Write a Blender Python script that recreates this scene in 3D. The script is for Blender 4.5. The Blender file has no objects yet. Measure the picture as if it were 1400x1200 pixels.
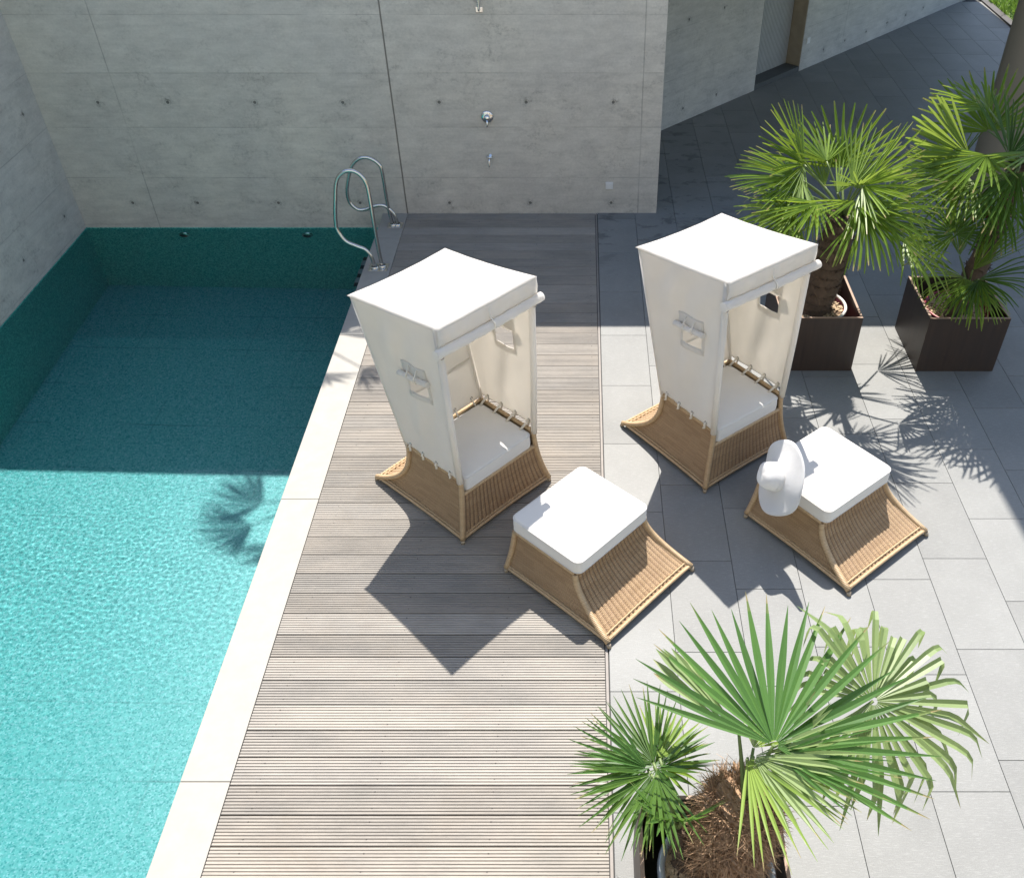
import bpy, bmesh, math, random
from mathutils import Vector, Matrix, noise as mnoise
R = math.radians
sc = bpy.context.scene
col = sc.collection
SUN = Vector((0.026, -0.64, -1.0)).normalized()      # direction the sunlight travels
H = 4.8

# ------------------------------------------------------------------ node helper
class NB:
    def __init__(s, name):
        s.m = bpy.data.materials.new(name); s.m.use_nodes = True
        s.t = s.m.node_tree; s.t.nodes.clear()
        s.o = s.t.nodes.new('ShaderNodeOutputMaterial')
    def n(s, typ, ins=None, **props):
        nd = s.t.nodes.new(typ)
        for k, v in props.items(): setattr(nd, k, v)
        for k, v in (ins or {}).items():
            if isinstance(v, bpy.types.NodeSocket): s.t.links.new(v, nd.inputs[k])
            else: nd.inputs[k].default_value = v
        return nd
    def ma(s, op, a, b=0.0, c=0.0):
        return s.n('ShaderNodeMath', {0: a, 1: b, 2: c}, operation=op).outputs[0]
    def mix(s, f, a, b, blend='MIX'):
        return s.n('ShaderNodeMix', {0: f, 6: c4(a), 7: c4(b)}, data_type='RGBA', blend_type=blend).outputs[2]
    def noise(s, vec, scale, detail=4, rough=.55, dist=0):
        return s.n('ShaderNodeTexNoise', {'Vector': vec, 'Scale': scale, 'Detail': detail, 'Roughness': rough, 'Distortion': dist}).outputs[0]
    def rng(s, x, a, b, c=0., d=1.):
        return s.n('ShaderNodeMapRange', {0: x, 1: a, 2: b, 3: c, 4: d}).outputs[0]
    def mapv(s, vec, scale):
        return s.n('ShaderNodeMapping', {0: vec, 3: scale}).outputs[0]
    def coords(s): return s.n('ShaderNodeTexCoord').outputs['Object']
    def xyz(s, v):
        nd = s.n('ShaderNodeSeparateXYZ', {0: v}); return nd.outputs
    def comb(s, x, y, z=0.0): return s.n('ShaderNodeCombineXYZ', {0: x, 1: y, 2: z}).outputs[0]
    def bump(s, h, strength=.5, dist=.01):
        return s.n('ShaderNodeBump', {'Height': h, 'Strength': strength, 'Distance': dist}).outputs[0]
    def pr(s, base, rough=.6, **kw):
        d = {'Base Color': c4(base), 'Roughness': rough}
        d.update({k.replace('_', ' '): v for k, v in kw.items()})
        return s.n('ShaderNodeBsdfPrincipled', d).outputs[0]
    def out(s, sh): s.t.links.new(sh, s.o.inputs[0]); return s.m

def c4(c):
    if isinstance(c, bpy.types.NodeSocket): return c
    return (c[0], c[1], c[2], 1.0) if isinstance(c, (tuple, list)) else (c, c, c, 1.0)

# ------------------------------------------------------------------ mesh helper
class MB:
    def __init__(s): s.v = []; s.f = []; s.uv = []; s.has_uv = False; s.smooth = []
    def face(s, idx, uv=None, smooth=False):
        s.f.append(tuple(idx)); s.uv.append(uv); s.smooth.append(smooth)
        if uv: s.has_uv = True
    def quad(s, a, b, c, d, uv=None, smooth=False):
        n = len(s.v); s.v += [tuple(a), tuple(b), tuple(c), tuple(d)]; s.face((n, n+1, n+2, n+3), uv, smooth)
    def box(s, x0, x1, y0, y1, z0, z1, M=None):
        n = len(s.v)
        p = [(x, y, z) for z in (z0, z1) for y in (y0, y1) for x in (x0, x1)]
        if M is not None: p = [tuple(M @ Vector(q)) for q in p]
        s.v += p
        for f in ((0,2,3,1),(4,5,7,6),(0,1,5,4),(2,6,7,3),(0,4,6,2),(1,3,7,5)): s.face([n+i for i in f])
    def bbox(s, x0, x1, y0, y1, z0, z1, b=.004, M=None):
        """box with chamfered edges"""
        bm = bmesh.new(); bmesh.ops.create_cube(bm, size=1)
        for v in bm.verts:
            v.co = Vector(((x0+x1)/2 + v.co.x*(x1-x0), (y0+y1)/2 + v.co.y*(y1-y0), (z0+z1)/2 + v.co.z*(z1-z0)))
        bmesh.ops.bevel(bm, geom=bm.edges[:], offset=b, segments=2, affect='EDGES', profile=.6)
        s.addbm(bm, M)
    def addbm(s, bm, M=None, smooth=False):
        n = len(s.v); bm.verts.index_update()
        s.v += [tuple((M @ v.co) if M is not None else v.co) for v in bm.verts]
        for f in bm.faces: s.face([n+v.index for v in f.verts], None, smooth)
        bm.free()
    def grid(s, fn, nu, nv, uvfn=None, smooth=True, skip=None):
        n = len(s.v)
        for j in range(nv+1):
            for i in range(nu+1): s.v.append(tuple(fn(i/nu, j/nv)))
        for j in range(nv):
            for i in range(nu):
                if skip and skip((i+.5)/nu, (j+.5)/nv): continue
                q = (n+j*(nu+1)+i, n+j*(nu+1)+i+1, n+(j+1)*(nu+1)+i+1, n+(j+1)*(nu+1)+i)
                uv = None
                if uvfn: uv = [uvfn(a/nu, b/nv) for a, b in ((i,j),(i+1,j),(i+1,j+1),(i,j+1))]
                s.face(q, uv, smooth)
    def tube(s, pts, r, n=8, cap=True, closed=False):
        pts = [Vector(p) for p in pts]; m = len(pts); base = len(s.v)
        rr = r if isinstance(r, (list, tuple)) else [r]*m
        prev = None; L = 0
        for k, p in enumerate(pts):
            if closed: t = pts[(k+1) % m] - pts[k-1]
            else: t = pts[min(k+1, m-1)] - pts[max(k-1, 0)]
            t.normalize()
            if prev is None:
                a = Vector((0,0,1)) if abs(t.z) < .9 else Vector((1,0,0))
                u = t.cross(a).normalized()
            else:
                u = (prev - t*prev.dot(t)).normalized()
            prev = u; w = t.cross(u)
            for i in range(n):
                a = 2*math.pi*i/n
                s.v.append(tuple(p + (u*math.cos(a) + w*math.sin(a))*rr[k]))
        Ls = [0]
        for k in range(1, m+1): Ls.append(Ls[-1] + (pts[k % m]-pts[k-1]).length)
        for k in range(m if closed else m-1):
            k2 = (k+1) % m
            for i in range(n):
                i2 = (i+1) % n
                c = 2*math.pi*rr[k]
                uv = [(c*i/n, Ls[k]), (c*(i+1)/n, Ls[k]), (c*(i+1)/n, Ls[k+1]), (c*i/n, Ls[k+1])]
                s.face((base+k*n+i, base+k*n+i2, base+k2*n+i2, base+k2*n+i), uv, True)
        if cap and not closed:
            s.face([base+i for i in reversed(range(n))]); s.face([base+(m-1)*n+i for i in range(n)])
    def lathe(s, prof, n=24, M=None, cap0=False, cap1=False, wob=None):
        base = len(s.v)
        for k, (r, z) in enumerate(prof):
            for i in range(n):
                a = 2*math.pi*i/n
                p = Vector((r*math.cos(a), r*math.sin(a), z))
                if wob: p = wob(p, a, r, z)
                s.v.append(tuple(M @ p if M is not None else p))
        for k in range(len(prof)-1):
            for i in range(n):
                i2 = (i+1) % n
                s.face((base+k*n+i, base+k*n+i2, base+(k+1)*n+i2, base+(k+1)*n+i), None, True)
        if cap0: s.face([base+i for i in reversed(range(n))])
        if cap1: s.face([base+(len(prof)-1)*n+i for i in range(n)])
    def build(s, name, m, parent=None, weld=False):
        me = bpy.data.meshes.new(name); me.from_pydata(s.v, [], s.f)
        if s.has_uv:
            ul = me.uv_layers.new(name='UVMap'); k = 0
            for fi, f in enumerate(s.f):
                for j in range(len(f)):
                    ul.data[k].uv = s.uv[fi][j] if s.uv[fi] else (0, 0); k += 1
        me.polygons.foreach_set('use_smooth', s.smooth)
        me.materials.append(m); me.update()
        if weld:
            bm = bmesh.new(); bm.from_mesh(me); bmesh.ops.remove_doubles(bm, verts=bm.verts[:], dist=1e-5)
            bmesh.ops.recalc_face_normals(bm, faces=bm.faces[:]); bm.to_mesh(me); bm.free()
        o = bpy.data.objects.new(name, me); col.objects.link(o)
        if parent: o.parent = parent
        return o

def tag(o, label=None, cat=None, group=None, kind=None):
    if label: o['label'] = label
    if cat: o['category'] = cat
    if group: o['group'] = group
    if kind: o['kind'] = kind
    return o
def thing(name, label, cat, loc=(0,0,0), rz=0, group=None):
    o = bpy.data.objects.new(name, None); col.objects.link(o)
    o.empty_display_size = .1; o.location = loc; o.rotation_euler = (0, 0, rz)
    return tag(o, label, cat, group)
def copy_tree(o, parent=None):
    c = o.copy(); col.objects.link(c)
    if parent: c.parent = parent
    for ch in list(o.children): copy_tree(ch, c)
    return c
def basis(o, x, y, z):
    return Matrix(((x[0], y[0], z[0], o[0]), (x[1], y[1], z[1], o[1]), (x[2], y[2], z[2], o[2]), (0, 0, 0, 1)))
def axis_mat(o, zdir):
    z = Vector(zdir).normalized(); a = Vector((0,0,1)) if abs(z.z) < .9 else Vector((1,0,0))
    x = a.cross(z).normalized(); return basis(o, x, z.cross(x), z)
def catmull(P, k=6):
    P = [Vector(p) for p in P]; out = []
    for i in range(len(P)-1):
        a, b, c, d = P[max(i-1, 0)], P[i], P[i+1], P[min(i+2, len(P)-1)]
        for j in range(k):
            t = j/k
            out.append(.5*((2*b) + (c-a)*t + (2*a-5*b+4*c-d)*t*t + (3*b-a-3*c+d)*t**3))
    out.append(P[-1]); return out

# ------------------------------------------------------------------ camera, sun, sky
PITCH = 40.788
cam = bpy.data.cameras.new('camera'); co = bpy.data.objects.new('camera', cam); col.objects.link(co)
co.location = (0, 0, H); co.rotation_euler = (R(90-PITCH), 0, 0)
cam.sensor_width = 36; cam.lens = 36*1242.45/1400; cam.shift_x = -97/1400; cam.clip_end = 500
sc.camera = co
_th = R(PITCH)
def ray(u, v):
    x = (u-797)/1242.45; y = -(v-600)/1242.45
    return Vector((x, math.cos(_th)+y*math.sin(_th), -math.sin(_th)+y*math.cos(_th)))
def at(u, v, z=None, Y=None):
    """where the line of sight through a photo point meets the height z or the depth Y (used for measuring only)"""
    d = ray(u, v); t = (z-H)/d.z if z is not None else Y/d.y
    return Vector((0, 0, H)) + d*t

sl = bpy.data.lights.new('sun', 'SUN'); sl.energy = 4.4; sl.angle = R(.5); sl.color = (1, .935, .865)
so = bpy.data.objects.new('sun', sl); col.objects.link(so)
so.rotation_euler = SUN.to_track_quat('-Z', 'Y').to_euler(); so.location = (0, 20, 30)
w = bpy.data.worlds.new('World'); sc.world = w; w.use_nodes = True
wn = w.node_tree; bg = wn.nodes['Background']
sky = wn.nodes.new('ShaderNodeTexSky'); sky.sky_type = 'NISHITA'; sky.sun_disc = False
sky.sun_elevation = math.asin(-SUN.z); sky.sun_rotation = math.atan2(-SUN.x, -SUN.y)
wn.links.new(sky.outputs[0], bg.inputs[0]); bg.inputs[1].default_value = .12
vs = sc.view_settings; vs.view_transform = 'Standard'; vs.look = 'None'; vs.gamma = 1; vs.exposure = 1.2
cy = sc.cycles
cy.max_bounces = 10; cy.diffuse_bounces = 5; cy.transparent_max_bounces = 16; cy.transmission_bounces = 6
cy.caustics_refractive = True; cy.caustics_reflective = False; cy.sample_clamp_indirect = 6.0

# ------------------------------------------------------------------ materials
def concrete(name, tone, holes, zrow, lines, zline, vstreak=1.0):
    b = NB(name); p = b.coords(); X = b.xyz(p); x, z = X[0], X[2]
    big = b.noise(p, .9, 5, .6); med = b.noise(b.mapv(p, (2.2, 2.2, 6)), 1.6, 6, .65)
    stre = b.noise(b.mapv(p, (1.2, 1.2, 26)), 1.5, 5, .7); fine = b.noise(p, 42, 4, .7)
    v = b.ma('ADD', b.ma('MULTIPLY', b.rng(big, .3, .7, -1, 1), .10), b.ma('MULTIPLY', b.rng(med, .3, .7, -1, 1), .13))
    v = b.ma('ADD', v, b.ma('MULTIPLY', b.rng(stre, .3, .7, -1, 1), .04*vstreak))
    v = b.ma('ADD', v, b.ma('MULTIPLY', b.rng(fine, .3, .7, -1, 1), .07))
    # darker blotches gathered towards the lower rows
    blot = b.ma('MULTIPLY', b.rng(b.noise(b.mapv(p, (1, 1, 1.6)), 3.0, 6, .75, .5), .46, .66), b.rng(b.noise(p, .8, 3), .34, .55))
    grit = b.rng(b.noise(p, 24, 5, .8), .47, .62)
    v = b.ma('SUBTRACT', v, b.ma('MULTIPLY', blot, b.ma('MULTIPLY_ADD', grit, .36, .05)))
    # pores
    vo = b.n('ShaderNodeTexVoronoi', {'Vector': p, 'Scale': 16.0}); 
    pore = b.ma('LESS_THAN', vo.outputs['Distance'], b.rng(b.noise(p, 5, 2), .5, .78, 0, .10))
    # formwork joints
    wob = b.ma('MULTIPLY', b.ma('SUBTRACT', b.noise(p, 6, 3), .5), .006)
    zz = b.ma('ADD', z, wob)
    md = b.ma('ABSOLUTE', b.ma('SUBTRACT', b.ma('FLOORED_MODULO', b.ma('SUBTRACT', zz, zline[0]-zline[1]/2), zline[1]), zline[1]/2))
    ln = b.ma('MULTIPLY', b.rng(md, .002, .006, 1, 0), b.rng(b.noise(b.mapv(p, (1, 1, .2)), 2.5, 4), .4, .58, .12, .85))
    panel = b.ma('MULTIPLY', b.ma('SUBTRACT', b.n('ShaderNodeTexWhiteNoise', {'W': b.ma('FLOOR', b.ma('DIVIDE', b.ma('SUBTRACT', z, zline[0]), zline[1]))}, noise_dimensions='1D').outputs[0], .5), .06)
    v = b.ma('ADD', v, panel)
    for lx in lines:
        d = b.ma('ABSOLUTE', b.ma('SUBTRACT', b.ma('ADD', x, wob), lx))
        ln = b.ma('MAXIMUM', ln, b.ma('MULTIPLY', b.rng(d, .002, .009, 1, 0), b.rng(b.noise(p, 2, 3), .35, .55, .25, 1)))
    hole = None; stain = None
    zm = b.ma('SUBTRACT', b.ma('FLOORED_MODULO', b.ma('SUBTRACT', z, zrow[0]-zrow[1]/2), zrow[1]), zrow[1]/2)
    xm = None
    for hx in holes:
        d = b.ma('ABSOLUTE', b.ma('SUBTRACT', x, hx)); xm = d if xm is None else b.ma('MINIMUM', xm, d)
    bumpd = b.ma('MULTIPLY', fine, .25)
    if xm is not None:
        rr = b.ma('SQRT', b.ma('ADD', b.ma('MULTIPLY', xm, xm), b.ma('MULTIPLY', zm, zm)))
        hole = b.rng(rr, .014, .019, 1, 0)
        ring = b.ma('MULTIPLY', b.rng(rr, .024, .03, 0, 1), b.rng(rr, .03, .037, 1, 0))
        stain = b.ma('MULTIPLY', b.rng(rr, .02, .085, 1, 0), b.rng(b.noise(p, 24, 4, .7), .42, .62))
        v = b.ma('SUBTRACT', v, b.ma('MULTIPLY', stain, .26)); v = b.ma('SUBTRACT', v, b.ma('MULTIPLY', ring, .16))
        bumpd = b.ma('SUBTRACT', bumpd, b.ma('MULTIPLY', hole, 3))
    v = b.ma('ADD', v, 1.0)
    base = b.mix(b.rng(big, .35, .65), tone, (tone[0]*1.0, tone[1]*.985, tone[2]*.95))
    c = b.mix(1.0, base, b.comb(v, v, v), 'MULTIPLY')
    c = b.mix(b.ma('MULTIPLY', ln, .40), c, (.10, .10, .095)); c = b.mix(b.ma('MULTIPLY', pore, .6), c, (.11, .11, .1))
    if hole is not None: c = b.mix(b.ma('MULTIPLY', hole, .8), c, (.07, .07, .065))
    bumpd = b.ma('SUBTRACT', bumpd, b.ma('MULTIPLY', ln, .8)); bumpd = b.ma('SUBTRACT', bumpd, pore)
    return b.out(b.pr(c, .78, Normal=b.bump(bumpd, .45, .004)))

def simple(name, c, rough=.5, metal=0., var=.0, scale=8., **kw):
    b = NB(name)
    cc = c4(c)
    if var:
        n = b.noise(b.coords(), scale, 5, .65)
        cc = b.mix(n, tuple(x*(1-var) for x in c), tuple(min(1, x*(1+var)) for x in c))
    return b.out(b.pr(cc, rough, Metallic=metal, **kw))

def m_tile():
    b = NB('grey_stone_tile'); p = b.coords()
    a = b.n('ShaderNodeAttribute', attribute_name='rnd'); rnd = a.outputs['Fac']
    off = b.n('ShaderNodeVectorMath', {0: p, 1: b.comb(b.ma('MULTIPLY', rnd, 37.), b.ma('MULTIPLY', rnd, 11.), 0)}, operation='ADD').outputs[0]
    cloud = b.noise(off, 1.7, 5, .6)
    dash = b.noise(b.mapv(off, (13, 92, 1)), 1.6, 4, .65)
    fine = b.noise(off, 160, 3, .7)
    wet = b.rng(b.noise(b.mapv(p, (1, 2.2, 1)), 1.1, 5, .6, .6), .56, .66)
    v = b.ma('ADD', b.ma('MULTIPLY', b.ma('SUBTRACT', rnd, .5), .12), b.ma('MULTIPLY', b.rng(cloud, .3, .7, -1, 1), .10))
    v = b.ma('ADD', v, b.ma('MULTIPLY', b.rng(dash, .52, .72, 0, 1), .30))
    v = b.ma('ADD', v, b.ma('MULTIPLY', b.rng(fine, .3, .7, -1, 1), .13))
    v = b.ma('ADD', v, 1)
    c = b.mix(1., (.188, .192, .184), b.comb(v, v, v), 'MULTIPLY')
    # damp marks left on the paving near the shower wall
    X = b.xyz(p)
    near = b.ma('MULTIPLY', b.rng(X[1], 8.0, 9.0, 0, 1), b.rng(X[0], 2.3, 1.2, 0, 1))
    damp = b.ma('MULTIPLY', near, b.rng(b.noise(b.mapv(p, (1.6, 3.2, 1)), 1.6, 5, .65, .5), .56, .6))
    c = b.mix(b.ma('MULTIPLY', damp, .55), c, (.06, .062, .066))
    return b.out(b.pr(c, b.rng(dash, .3, .7, .56, .62), Specular_IOR_Level=.30, Normal=b.bump(b.ma('ADD', fine, b.ma('MULTIPLY', dash, 1.2)), .25, .003)))

def m_deck():
    b = NB('weathered_deck_wood'); p = b.coords(); X = b.xyz(p)
    bi = b.ma('FLOOR', b.ma('DIVIDE', b.ma('SUBTRACT', X[1], DECK_Y0), BOARD))
    rn = b.n('ShaderNodeTexWhiteNoise', {'W': bi}, noise_dimensions='1D').outputs[0]
    rn2 = b.n('ShaderNodeTexWhiteNoise', {'W': b.ma('ADD', bi, 91.3)}, noise_dimensions='1D').outputs[0]
    q = b.comb(b.ma('ADD', X[0], b.ma('MULTIPLY', rn, 40.)), X[1], X[2])
    st = b.noise(b.mapv(q, (1.6, 90, 1)), 1.5, 5, .65); cl = b.noise(b.mapv(q, (1, 2.4, 1)), 1.5, 5, .6)
    fi = b.noise(b.mapv(q, (14, 160, 1)), 1.5, 3, .7)
    v = b.ma('ADD', b.ma('MULTIPLY', b.ma('SUBTRACT', rn, .5), .34), b.ma('MULTIPLY', b.rng(st, .3, .7, -1, 1), .17))
    v = b.ma('ADD', v, b.ma('MULTIPLY', b.rng(cl, .3, .7, -1, 1), .17)); v = b.ma('ADD', v, b.ma('MULTIPLY', b.rng(fi, .3, .7, -1, 1), .1))
    v = b.ma('ADD', v, 1)
    base = b.mix(b.ma('MULTIPLY', b.ma('ADD', rn2, b.rng(cl, .4, .7)), .5), (.250, .236, .211), (.260, .232, .194))
    c = b.mix(1., base, b.comb(v, v, v), 'MULTIPLY')
    xj = None
    for sx_ in (-1.82, -1.16, -.5, .08):
        d = b.ma('ABSOLUTE', b.ma('SUBTRACT', X[0], sx_)); xj = d if xj is None else b.ma('MINIMUM', xj, d)
    fy = b.ma('SUBTRACT', b.ma('ABSOLUTE', b.ma('SUBTRACT', b.ma('FRACT', b.ma('DIVIDE', b.ma('SUBTRACT', X[1], DECK_Y0), BOARD)), .5)), .28)
    fy = b.ma('MULTIPLY', fy, BOARD)
    sc_ = b.ma('SQRT', b.ma('ADD', b.ma('MULTIPLY', xj, xj), b.ma('MULTIPLY', fy, fy)))
    c = b.mix(b.rng(sc_, .0035, .0055, .8, 0), c, (.055, .05, .048))          # screw heads over the joists
    worn = b.ma('MULTIPLY', b.rng(b.noise(b.mapv(p, (1, 1.5, 1)), 1.1, 5, .65, .5), .55, .7), .30)
    c = b.mix(worn, c, (.20, .165, .125))                                       # weathered brownish patches
    gm = b.rng(X[2], -.0045, -.001, 0, 1)          # darker tone towards the bottom of the grooves
    c = b.mix(gm, b.mix(.45, c, (.07, .06, .05)), c)
    return b.out(b.pr(c, .6, Specular_IOR_Level=.3, Normal=b.bump(b.ma('ADD', st, fi), .3, .003)))

def m_mosaic(wall=False):
    b = NB('pool_wall_mosaic_lightened' if wall else 'pool_mosaic'); p = b.coords()
    vo = b.n('ShaderNodeTexVoronoi', {'Vector': p, 'Scale': 84.0, 'Randomness': .6})
    cr = b.xyz(vo.outputs['Color'])
    n = b.noise(p, 1.2, 4, .6)
    c = b.mix(cr[0], (.070, .322, .324), (.14, .400, .412))
    c = b.mix(b.ma('GREATER_THAN', cr[1], .82), c, (.22, .45, .49))
    c = b.mix(b.ma('GREATER_THAN', cr[2], .84), c, (.02, .235, .245))
    c = b.mix(b.rng(n, .3, .7, 0, .3), c, (.08, .35, .36))
    X = b.xyz(p)
    def band(s, per, off):
        return b.rng(b.ma('ABSOLUTE', b.ma('SUBTRACT', b.ma('FLOORED_MODULO', b.ma('ADD', s, off), per), per/2)), .004, .009, 1, 0)
    sheet = b.ma('MULTIPLY', b.ma('MAXIMUM', band(X[1], .62, .1), b.ma('MULTIPLY', band(X[0], .62, .3), .6)), b.rng(b.noise(p, 1.4, 3), .42, .6))
    c = b.mix(b.ma('MULTIPLY', sheet, .55), c, (.01, .12, .13))
    if wall: c = b.mix(.58, c, b.mix(b.rng(cr[0], .25, .75), (.015, .34, .28), (.24, .80, .64)))  # walls greener, and lightened in place of light scattered by the water
    return b.out(b.pr(c, .35))

def m_water():
    b = NB('pool_water')
    g = b.n('ShaderNodeBsdfRefraction', {'Color': (.80, .97, .975, 1), 'Roughness': 0.0, 'IOR': 1.33}).outputs[0]
    gl = b.n('ShaderNodeBsdfGlossy', {'Color': (.5, .5, .5, 1), 'Roughness': .02}).outputs[0]
    fr = b.n('ShaderNodeFresnel', {'IOR': 1.33}).outputs[0]
    return b.out(b.n('ShaderNodeMixShader', {0: fr, 1: g, 2: gl}).outputs[0])

def m_wicker(name, rib):
    b = NB(name); uv = b.n('ShaderNodeUVMap').outputs[0]; X = b.xyz(uv); u, v = X[0], X[1]
    h = .0085; wu = .026
    vr = b.ma('DIVIDE', v, h); row = b.ma('FLOOR', vr); fr = b.ma('SUBTRACT', vr, row)
    prof = b.ma('SINE', b.ma('MULTIPLY', fr, math.pi))
    ph = b.ma('MULTIPLY_ADD', u, 2*math.pi/wu, b.ma('MULTIPLY', row, math.pi))
    wv = b.ma('MULTIPLY_ADD', b.ma('SINE', ph), .5, .5)
    hgt = b.ma('MULTIPLY', prof, b.ma('MULTIPLY_ADD', wv, .7, .3))
    rn = b.n('ShaderNodeTexWhiteNoise', {'Vector': b.comb(row, b.ma('FLOOR', b.ma('DIVIDE', u, .16)), 0)}, noise_dimensions='2D').outputs[0]
    n = b.noise(b.coords(), 5, 4, .6)
    c = b.mix(rn, (.41, .265, .135), (.56, .385, .215))
    c = b.mix(b.rng(n, .3, .7, 0, .35), c, (.36, .235, .13))
    c = b.mix(b.rng(hgt, .0, .42, .78, 0), c, (.10, .058, .03))     # dark gaps between strands
    gap = b.ma('ABSOLUTE', b.ma('SUBTRACT', b.ma('FRACT', b.ma('DIVIDE', u, .0365)), .5))
    if rib: c = b.mix(b.rng(gap, .32, .48, 0, .62), c, (.12, .07, .038))
    return b.out(b.pr(c, .5, Normal=b.bump(hgt, .9, .006)))

def m_wrap():
    b = NB('wrapped_rattan_pole'); uv = b.n('ShaderNodeUVMap').outputs[0]; X = b.xyz(uv)
    t = b.ma('MULTIPLY_ADD', X[1], 2*math.pi/.011, b.ma('MULTIPLY', X[0], 30.))
    s = b.ma('ABSOLUTE', b.ma('SINE', b.ma('MULTIPLY', t, .5)))
    rn = b.n('ShaderNodeTexWhiteNoise', {'W': b.ma('FLOOR', b.ma('DIVIDE', X[1], .011))}, noise_dimensions='1D').outputs[0]
    c = b.mix(rn, (.45, .315, .175), (.53, .385, .225)); c = b.mix(b.rng(s, .0, .4, .6, 0), c, (.16, .10, .055))
    return b.out(b.pr(c, .45, Normal=b.bump(s, .6, .004)))

def m_fabric(name, c, trans=.35, scale=1.0):
    b = NB(name); p = b.coords()
    wv = b.noise(b.mapv(p, (420, 420, 420)), 1, 2, .5); n = b.noise(p, 3.5, 4, .6)
    cc = b.mix(b.rng(n, .3, .7), tuple(x*.955 for x in c), c)
    nr = b.bump(b.ma('ADD', b.ma('MULTIPLY', wv, .15), b.noise(p, 9*scale, 3, .5)), .22, .012)
    d = b.n('ShaderNodeBsdfDiffuse', {'Color': cc, 'Roughness': .6, 'Normal': nr}).outputs[0]
    t = b.n('ShaderNodeBsdfTranslucent', {'Color': b.mix(.5, cc, (.90, .85, .78), 'MULTIPLY'), 'Normal': nr}).outputs[0]
    return b.out(b.n('ShaderNodeMixShader', {0: trans, 1: d, 2: t}).outputs[0])

def m_leaf(name, lo, hi, tr):
    b = NB(name); p = b.coords()
    inf = b.n('ShaderNodeObjectInfo').outputs['Random']
    a = b.n('ShaderNodeAttribute', attribute_name='rnd').outputs['Fac']
    n = b.noise(p, 4, 4, .6)
    f = b.ma('MULTIPLY_ADD', a, .55, b.ma('MULTIPLY_ADD', n, .4, b.ma('MULTIPLY', inf, .25)))
    c = b.mix(b.rng(f, .2, 1.0), lo, hi)
    tip = b.n('ShaderNodeAttribute', attribute_name='tip').outputs['Fac']
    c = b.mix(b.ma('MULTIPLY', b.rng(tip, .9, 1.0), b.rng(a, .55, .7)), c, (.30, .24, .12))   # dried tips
    s = b.pr(c, .42, Specular_IOR_Level=.42)
    t = b.n('ShaderNodeBsdfTranslucent', {'Color': b.mix(.6, c, (tr[0], tr[1], tr[2]))}).outputs[0]
    return b.out(b.n('ShaderNodeMixShader', {0: .36, 1: s, 2: t}).outputs[0])

BOARD = .1725; DECK_Y0 = 2.419 - BOARD*12
M = {}
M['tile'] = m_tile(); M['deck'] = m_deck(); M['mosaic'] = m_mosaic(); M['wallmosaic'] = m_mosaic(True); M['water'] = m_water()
M['coping'] = simple('pale_coping_stone', (.300, .288, .256), .7, var=.17, scale=7)
M['joint'] = simple('dark_joint', (.045, .046, .046), .9); M['seal'] = simple('grey_joint_seal', (.24, .23, .21), .9)
M['trim'] = simple('deck_edge_strip', (.22, .20, .18), .7, var=.25, scale=14)
M['soil'] = simple('bark_mulch', (.16, .115, .075), .95, var=.6, scale=45)
M['steel'] = NB('brushed_steel'); M['steel'] = M['steel'].out(M['steel'].pr((.62, .61, .58), .2, Metallic=1.0))
M['chrome'] = NB('chrome'); M['chrome'] = M['chrome'].out(M['chrome'].pr((.75, .75, .74), .1, Metallic=1.0))
M['black'] = simple('black_plastic', (.015, .016, .018), .5)
M['greypl'] = simple('grey_plastic', (.22, .24, .25), .5)
M['whitepl'] = simple('white_plastic', (.72, .72, .70), .4)
M['wicker'] = m_wicker('rattan_weave', False); M['ribbed'] = m_wicker('ribbed_rattan_weave', True); M['wrap'] = m_wrap()
M['canvas'] = m_fabric('white_canvas', (.88, .865, .83), .50)
M['cushion'] = m_fabric('white_cushion_cloth', (.72, .705, .67), .04, .6)
M['hat'] = m_fabric('white_hat_cloth', (.80, .80, .79), .3, 2.)
M['strap'] = simple('cream_strap', (.70, .66, .58), .8)
M['window'] = simple('clear_film', (.6, .6, .6), .3)
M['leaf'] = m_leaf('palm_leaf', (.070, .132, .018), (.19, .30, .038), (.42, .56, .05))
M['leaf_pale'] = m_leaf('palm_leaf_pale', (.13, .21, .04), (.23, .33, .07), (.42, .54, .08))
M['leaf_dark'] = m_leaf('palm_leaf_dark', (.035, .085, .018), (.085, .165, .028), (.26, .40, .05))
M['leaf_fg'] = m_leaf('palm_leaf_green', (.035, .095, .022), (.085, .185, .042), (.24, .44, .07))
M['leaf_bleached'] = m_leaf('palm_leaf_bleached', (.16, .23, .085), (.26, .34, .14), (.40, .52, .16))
M['fibre_dark'] = simple('palm_fibre_dark', (.088, .060, .041), .9, var=.6, scale=30)
M['stalk'] = simple('palm_stalk', (.12, .17, .05), .5, var=.3)
M['fibre'] = simple('palm_fibre', (.33, .21, .125), .9, var=.6, scale=26)
M['box'] = None
def m_box():
    b = NB('rusty_brown_panel'); p = b.coords()
    st = b.noise(b.mapv(p, (18, 18, 1.2)), 1.6, 5, .6); n = b.noise(p, 3, 5, .6)
    c = b.mix(b.rng(st, .3, .7), (.030, .021, .017), (.050, .033, .024)); c = b.mix(b.rng(n, .4, .7, 0, .6), c, (.030, .025, .023))
    return b.out(b.pr(c, .45, Normal=b.bump(st, .15, .004)))
M['box'] = m_box()
M['boxedge'] = simple('planter_edge', (.30, .20, .14), .6, var=.3, scale=20)
M['zinc'] = simple('zinc_pot', (.33, .34, .345), .35, metal=.25, var=.25, scale=9)
M['redpot'] = simple('red_pot', (.24, .022, .03), .4, var=.2)
M['potrim'] = simple('pale_pot_rim', (.62, .60, .56), .5)
M['column'] = simple('tan_render', (.31, .26, .185), .85, var=.08, scale=6)
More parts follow.
